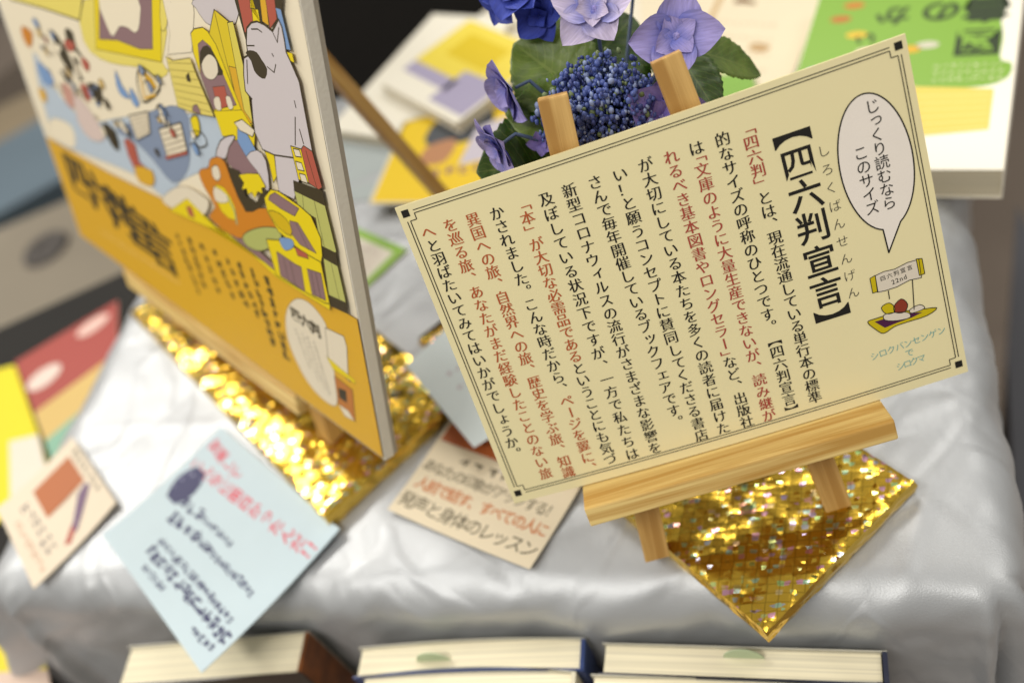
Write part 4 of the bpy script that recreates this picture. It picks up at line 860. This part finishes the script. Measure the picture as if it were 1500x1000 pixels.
# green and white picture book (lies with its title towards the far side)
GC_ = ink('#7fa83c', .35)
nr = Vector((256, 509)); nl = Vector((113, 587)); gx = (nr-nl).normalized(); gy = Vector((-gx.y, gx.x)); gw = 162; gl = nr-gx*gw
def green_draw(mb, p, w, d):
    g = [(w*.01, d*.44), (w*.25, d*.42), (w*.5, d*.41), (w*.7, d*.385), (w*.88, d*.39), (w*.97, d*.43), (w*.98, d*.50), (w*.93, d*.53), (w*.93, d*.65), (w*.90, d*.78), (w*.84, d*.99), (w*.01, d*.99)]
    poly(mb, p, [(w*.005, d*.44)]+smooth_pts(g[1:10], 4, False)+[(w*.88, d*.995), (w*.005, d*.995)], GC_, .1)
    poly(mb, p, [(w*.3, d*.12), (w*.92, d*.18), (w*.92, d*.375), (w*.55, d*.40), (w*.3, d*.41)], ink('#e2c860'), .12)
    for k in range(6): seg(mb, p, (w*.32, d*(.15+.04*k)), (w*.91, d*(.195+.03*k)), 1.2, ink('#ecd98c'), .16)
    D2 = ink('#2c3a20')
    for c, x, y, s_ in zip('図書のかい', *(lambda Q: ([((q[0]-gl.x)*gx.x+(q[1]-gl.y)*gx.y)/w for q in Q], [((q[0]-gl.x)*gy.x+(q[1]-gl.y)*gy.y)/d for q in Q]))([(300.4,650.3),(323.7,687.3),(294.3,703.7),(261.7,720),(232.2,701.7)]), (36, 36, 32, 28, 18)): put(mb, p, c, w*x, d*y, s_, D2, rot=180, vert=False, off=.028, h=.22)
    for k in range(3): scribble_line(mb, p, (w*.66, d*(.43+.035*k)), (w*.94, d*(.43+.035*k)), 5, ink('#dfe0b8'), h=.22)
    for x, y, c in ((.52, .60, '#d8a830'), (.44, .63, '#8ab0c8'), (.32, .6, '#d8c8b0'), (.15, .8, '#b86a30'), (.2, .88, '#c0762c'), (.1, .5, '#88a8c0'), (.42, .45, '#dca030'), (.25, .7, '#d8b438'), (.6, .62, '#c9c4b0')):
        poly(mb, p, [(w*x+9*math.cos(rad(a)), d*y+5*math.sin(rad(a))) for a in range(0, 360, 45)], ink(c), .2)
lying_book('picture_book', 'white and green picture book with yellow brush stroke, lying at the right rear corner', gl, gx, gw, 235, -536, -509, WHC, PAG, green_draw, spine_left=False)
# yellow and violet booklet on a stack of leaflets
def yv_draw(mb, p, w, d):
    poly(mb, p, [(w*.02, d*.36), (w*.98, d*.36), (w*.98, d*.98), (w*.02, d*.98)], ink('#ead44c'), .1)
    poly(mb, p, [(w*.2, d*.55), (w*.7, d*.55), (w*.7, d*.85), (w*.2, d*.85)], ink('#dcc01c'), .15)
    for q in ([(w*.03, d*.22), (w*.6, d*.22), (w*.6, d*.36), (w*.03, d*.36)], [(w*.55, d*.08), (w*.97, d*.08), (w*.97, d*.5), (w*.55, d*.48)]): poly(mb, p, q, ink('#a8a0bc'), .2)
Q = [(-192.5,905.5),(-88.4,977.1),(-27.7,860.5),(-120.4,788.7)]
def quad_book(name, label, Q, z0, z1, cover, pages, draw, cat='booklet'):
    A, B, C, D = [Vector(q) for q in Q]; X = (D-A); w = X.length; X = X.normalized(); d = ((B-A).length+(C-D).length)/2
    return lying_book(name, label, A, X, w, d, z0, z1, cover, pages, draw, cat=cat)
quad_book('booklet', 'white booklet with yellow block and violet panel, on the leaflet stack beyond the hydrangea', Q, -523.5, -512, WHC, PAG, yv_draw)
Q = [(-257.5,875.7),(-80,1009.4),(-19.1,894.5),(-171.1,804.9)]
quad_book('leaflet_stack', 'stack of white leaflets under the yellow and violet booklet', Q, -536, -524, WHC, PAG, None, 'leaflets')
def ph_draw(mb, p, w, h):
    poly(mb, p, [(w*.02, h*.02), (w*.98, h*.02), (w*.98, h*.98), (w*.02, h*.98)], ink('#e8c420'), .1)
    poly(mb, p, smooth_pts([(w*.3, h*.62), (w*.75, h*.6), (w*.8, h*.85), (w*.35, h*.9)], 3), ink('#4c5056'), .14)
    poly(mb, p, smooth_pts([(w*.3, h*.42), (w*.5, h*.4), (w*.55, h*.62), (w*.32, h*.6)], 3), ink('#b8835c'), .16)
    poly(mb, p, [(w*.62, h*.35), (w*.95, h*.4), (w*.95, h*.75), (w*.7, h*.7)], ink('#c8c0cc'), .15)
    scribble_line(mb, p, (w*.45, h*.30), (w*.9, h*.32), 12, ink('#8a5a78'), w=.16)
flat_card('flyer', 'yellow flyer with a dark photo patch lying behind the left end of the notice card', 'flyer', [(-175.4,841.5),(-56.9,830.6),(-94,668.9),(-215.9,731.5)], -524, paper('#ddd6c6'), ph_draw, th=1.5)
def gf_draw(mb, p, w, h):
    poly(mb, p, [(0, h*.86), (w, h*.86), (w, h), (0, h)], ink('#86b03c'), .1); poly(mb, p, [(w*.94, 0), (w, 0), (w, h*.86), (w*.94, h*.86)], ink('#86b03c'), .1)
    for k in range(4): scribble_line(mb, p, (w*.1, h*(.7-.15*k)), (w*.85, h*(.7-.15*k)), 7, ink('#c8a8a8'), w=.08)
flat_card('flyer', 'white flyer edged in green lying between the poster and the notice card', 'flyer', [(-292,784.7),(-185.3,664.3),(-230,628.2),(-303.7,709.2)], -534.5, paper('#d6cfc0'), gf_draw, th=1.2)
flat_card('sheet', 'plain pale grey blue sheet of paper under the wooden strut behind the poster', 'paper', [(-302.8,888.5),(-202.8,874.4),(-167,730.7),(-270.1,773.5)], -535, paper('#aab2b2'), lambda *a: None)
def cr_draw(mb, p, w, h):
    for x, y, s_, c in ((.3, .5, 16, '#9a7a50'), (.62, .75, 10, '#7a5a3a'), (.75, .45, 12, '#b49468'), (.5, .3, 9, '#b07a4a')):
        poly(mb, p, smooth_pts([(w*x+s_*math.cos(rad(a))*random.uniform(.6, 1.3), h*y+s_*.6*math.sin(rad(a))*random.uniform(.6, 1.3)) for a in range(0, 360, 45)], 2), ink(c), .1)
    for k in range(5): scribble_line(mb, p, (w*.15, h*(.2+.1*k)), (w*.8, h*(.2+.1*k)), 6, ink('#c4a888'), w=.07)
    seg(mb, p, (w*.1, h*.05), (w*.55, h*.98), 5, ink('#c0a070'), .15)
flat_card('flyer', 'large cream flyer with brown spots lying between the hydrangea and the green book', 'flyer', [(96,1013.5),(250.7,848.5),(145.9,670),(50.5,715.3)], -533, paper('#ddd0b4'), cr_draw, th=2)
flat_card('flyer', 'white flyer mostly hidden behind the hydrangea leaves', 'flyer', [(-46.8,1126.1),(115.4,998.3),(50.5,715.3),(-101.1,851)], -534.5, paper('#ddd5c2'), lambda *a: None, th=1.5)
flat_card('label_card', 'small green card lying beside the right easel leg behind the notice card', 'card', [(115.7,752.7),(145,738.6),(138.5,696.8),(100.3,709.2)], -529.5, paper('#7fa848'), lambda *a: None, th=1)
def red_draw(mb, p, w, h):
    poly(mb, p, [(0, h*.5), (w, h*.5), (w, h), (0, h)], ink('#9c3c32'), .1)
    poly(mb, p, [(0, h*.25), (w, h*.25), (w, h*.5), (0, h*.5)], ink('#c8a860'), .12); poly(mb, p, [(0, 0), (w, 0), (w, h*.25), (0, h*.25)], ink('#7ca890'), .12)
    poly(mb, p, [(w*.2+20*math.cos(rad(a)), h*.72+15*math.sin(rad(a))) for a in range(0, 360, 30)], ink('#d8c4b8'), .2)
    poly(mb, p, [(w*.75+18*math.cos(rad(a)), h*.9+12*math.sin(rad(a))) for a in range(0, 360, 30)], ink('#d8b4a8'), .2)
    poly(mb, p, smooth_pts([(w*.45, h*.02), (w*.8, h*.05), (w*.85, h*.2), (w*.5, h*.15)], 3), ink('#3c6a78'), .2)
# low black stand at the left that carries the leaflets
LS = -640
BLK = mat('black_cloth', '#1b1815', .9, var=(12, .3))
lst = thing('low_stand', 'low black stand beside the left edge of the table carrying leaflets', 'stand', (-800, 800, -1500))
edge = [(-792.3,889.5),(-564.8,926.1)]
e0 = Vector((*edge[0], 0)); e1v = Vector((*edge[1], 0)); de = (e1v-e0).normalized(); dn = Vector((de.y, -de.x, 0))
mb = MB(); SQ = [Vector((*q, 0)) for q in [(-809.8,411.3),(-572.3,376.5),(-547.8,612.2)]]; slab(mb, [e0-de*300, SQ[0], SQ[1], SQ[2], e1v+de*40][:5], -1500, LS, BLK); mb.build('stand_body', lst)
flat_card('leaflet', 'red, gold and teal leaflet lying on the black stand left of the table', 'leaflet', [(-697.6,824.8),(-575.1,872.1),(-544.6,695.9),(-603.1,638.2)], -638, paper('#c8b8a0'), red_draw, th=2)
flat_card('folder', 'bright yellow folder at the far left edge beside the red leaflet', 'folder', [(-780.4,826.2),(-696.1,818.9),(-609,640.3),(-679.8,575.6)], -637, paper('#dccc10'), lambda *a: None, th=4)
flat_card('sheet', 'white sheet lying over the corner of the yellow folder', 'paper', [(-667.7,695.9),(-632.8,692.3),(-598.8,612),(-644.1,611)], -633, paper('#d8cfc0'), lambda *a: None, th=1)
flat_card('leaflet', 'yellow and pink leaflet in the lower left corner below the tablecloth', 'leaflet', [(-644.8,480),(-574.5,450.7),(-529.5,343.6),(-631.6,368)], -636, paper('#d0b8a8'), lambda mb, p, w, h: poly(mb, p, [(0, h*.6), (w, h*.7), (w*.9, h), (0, h)], ink('#dcc810'), .2), th=2)
# dark backdrop, far floor pieces
SQ = [(-216.9,918.6),(-73.6,1022.2)]; mb = MB()
slab(mb, [tb(230, TD+4, 0), tb(TW+70, TD+4, 0), tb(TW+70, TD+420, 0), Vector((SQ[1][0], SQ[1][1], 0)), Vector((SQ[0][0], SQ[0][1], 0))], TZ-40, TZ-.4, mat('white_laminate', '#d8d2c4', .5))
bt_ = thing('side_table', 'white table behind the cloth covered one, carrying the leaflets and booklets', 'table', tuple(tb(TW/2, TD+200, -1500))); mb.build('tabletop', bt_)
for a, b in ((300, TD+30), (TW+40, TD+30), (TW+40, TD+390)):
    mb = MB(); slab(mb, [tb(a-12, b-12, 0), tb(a+12, b-12, 0), tb(a+12, b+12, 0), tb(a-12, b+12, 0)], -1500, TZ-40.5, blk); mb.build('leg', bt_)
bk = MB(); Q = [(-706.9,2222.8),(-98.5,2614.1)]
A = Vector((-700, 1330, 0)); X = Vector((.86, .5, 0)).normalized(); Y = Vector((-X.y, X.x, 0))
slab(bk, [A, A+X*2600, A+X*2600+Y*500, A+Y*500], -1500, 300, BLK); o = bk.build('black_partition', base=(-200, 1700, -1500)); tag(o, 'plain black cloth covered partition far behind the table', 'partition')
def far_slab(name, label, cat, q, z, zt, m_):
    mb = MB(); slab(mb, [Vector((*p, 0)) for p in q], z, zt, m_); b = q[0]; o = mb.build(name, base=(b[0], b[1], z)); tag(o, label, cat); return o
far_slab('floor_box', 'blurred dull beige flat box on the floor, widest band at the left edge', 'box', [(-1413,1535),(-1246.1,1105.2),(-785,1284.4),(-834,1595.4)], -1500, -900, mat('beige_box', '#8c8272', .8, var=(5, .2)))
far_slab('floor_box', 'blurred blue grey box behind the poster at the left edge', 'box', [(-1681.7,1993.2),(-1570,1705.6),(-1026.4,1876.5),(-1140.6,2192.6)], -1500, -1000, mat('blue_box', '#5c6c78', .7, var=(5, .2)))
far_slab('floor_box', 'blurred brown box near the upper left corner', 'box', [(-1775,2588),(-1671.6,2273.4),(-1327.6,2560.9),(-1394.3,2873.8)], -1500, -1100, mat('brown_box', '#4c4034', .7, var=(5, .2)))
far_slab('floor_box', 'blurred tan strip shaped box between the blue grey and brown boxes', 'box', [(-1863.1,2343.6),(-1765.8,2092.9),(-1175.4,2288.6),(-1228.3,2453.8)], -1500, -1050, mat('tan_box', '#85765e', .8, var=(5, .2)))
dc = [(-990.8,1442.6)][0]; mb = MB(); n = 28
V = [(dc[0]+r_*math.cos(2*math.pi*k/n), dc[1]+r_*math.sin(2*math.pi*k/n), z) for r_, z in ((46, -899), (42, -893), (20, -893), (18, -896)) for k in range(n)]
mb.add(V, [(i*n+k, i*n+(k+1) % n, (i+1)*n+(k+1) % n, (i+1)*n+k) for i in range(3) for k in range(n)]+[tuple(range(3*n, 4*n))], mat('round_cap', '#4a4440', .6))
tag(mb.build('round_cap', base=(dc[0], dc[1], -899)), 'blurred dark round cap on the beige box at the far left', 'cap')
# at the right edge beyond the table
far_slab('storage_crate', 'blurred dark grey crate on the floor past the right edge of the table', 'crate', [(488.4,931.7),(373.3,709.7),(223.8,350),(381.1,308.9),(628,860.1)][:4], -1500, -1000, mat('dark_crate', '#54545a', .6, var=(8, .2)))

# ================================================================ BOOKS STANDING IN FRONT OF THE TABLE
BZ = -572; SH = -820
PGS = pages_mat('page_edges_upright', '#ece2c4', (4, 800, 4))
def standing(label, a, b, th, cover_col, tabs=(), curve=0, edge_m=None, front=None, back='#b9b5a6'):
    """book standing upright seen from above; a,b = rear top corners, th = thickness towards the camera"""
    A = Vector((*a, 0)); B = Vector((*b, 0)); X = (B-A).normalized(); w = (B-A).length; Y = Vector((X.y, -X.x, 0)); M = A+X*w/2+Y*th/2
    t = thing('standing_book', label, 'book', (M.x, M.y, SH), 'books standing in front of the table')
    rt = Matrix((X, -Y, Vector((0, 0, 1)))).transposed().to_4x4()
    def box(nm, x0, x1, y0, y1, z0, z1, m_, n=14):
        mb = MB(); V = []; F = []
        # local axes so that the page lines follow the book
        for z in (z0, z1):
            for i in range(n+1):
                x = x0+(x1-x0)*i/n; c = curve*(1-(2*(x/w)-1)**2)
                for y in (y0, y1): V.append((x-w/2, -(y-th/2)+c, z-SH))
        k = 2*(n+1)
        for i in range(n):
            q = 2*i; F += [(q+k, q+2+k, q+3+k, q+1+k), (q, q+1, q+3, q+2), (q, q+2, q+2+k, q+k), (q+1, q+1+k, q+3+k, q+3)]
        F += [(0, k, k+1, 1), (2*n, 2*n+1, 2*n+1+k, 2*n+k)]
        mb.add(V, F, m_); o = mb.build(nm, t, raw=True); o.matrix_local = rt; return o
    cm = mat('cover_'+cover_col.strip('#'), cover_col, .3, spec=.6, var=(30, .1))
    box('back_cover', -1, w+1, -.8, 0, SH, BZ+.8, mat('cover_'+back.strip('#'), back, .4)); box('front_cover', -1, w+1, th, th+1.2, SH, BZ+.8, cm)
    box('page_block', 1, w-2.5, .05, th-.05, SH+3, BZ-1.5, PGS)
    box('spine', w-1.8, w+1, .05, th-.05, SH, BZ+1.5, edge_m or cm, 3)
    for tx, ty in tabs:
        mb = MB(); V = []; n = 14; r = 12
        for yy in (0, .5):
            for i in range(n+1): an = math.pi*i/n; V.append((tx*w-w/2+r*math.cos(an), -(ty*th-th/2)+yy, BZ-SH-3+r*1.1*math.sin(an)))
        F = [tuple(range(n, -1, -1)), tuple(range(n+1, 2*n+2))]+[(i, i+1, n+2+i, n+1+i) for i in range(n)]
        mb.add(V, F, mat('sales_slip', '#b9c8a4', .6)); o = mb.build('sales_slip', t, raw=True); o.matrix_local = rt
    if front: 
        o = box('jacket_band', 2, w-4, th+1.3, th+2.6, BZ-90, BZ+front[1], mat('band_'+front[0].strip('#'), front[0], .5))
    return t
standing('thick book with cream pages and navy cover standing nearest below the small gold board', *[(-89.2,282.3),(67.2,234.3)], 18, '#20243c', tabs=((.52, .3),))
standing('book with cream pages standing in front of the navy covered one at the lower right', *[(-100,264.6),(58.5,218.4)], 22, '#2a2c40', tabs=((.72, .3),))
standing('blue covered book with bowed cream pages below the middle of the table front', *[(-252.3,323.7),(-100.9,288.8)], 19, '#22386c', tabs=((.35, .5),), curve=2.5)
standing('cream book bowed under the blue covered one at the bottom edge', *[(-250.7,303),(-110.5,269.2)], 22, '#cfc8b0', curve=5)
brn = mat('orange_spine', '#7a4418', .35, var=(120, .9))
standing('thick cream paged book with a dark orange spine at the lower left', *[(-435,374.8),(-290.9,346.5)], 28, '#2a2018', edge_m=brn)
# rack under the books
mb = MB(); R0 = Vector((*[(-464.1,409.7)][0], 0)); slab(mb, [tb(30, -30, 0), tb(TW, -30, 0), tb(TW, -150, 0), tb(30, -150, 0)], SH-20, SH-.5, blk)
o = mb.build('book_rack', base=tuple(tb(TW/2, -80, SH-20))); tag(o, 'low dark rack under the row of standing books in front of the table', 'rack')
for o in bpy.data.objects:
    if '_b' in o: del o['_b']
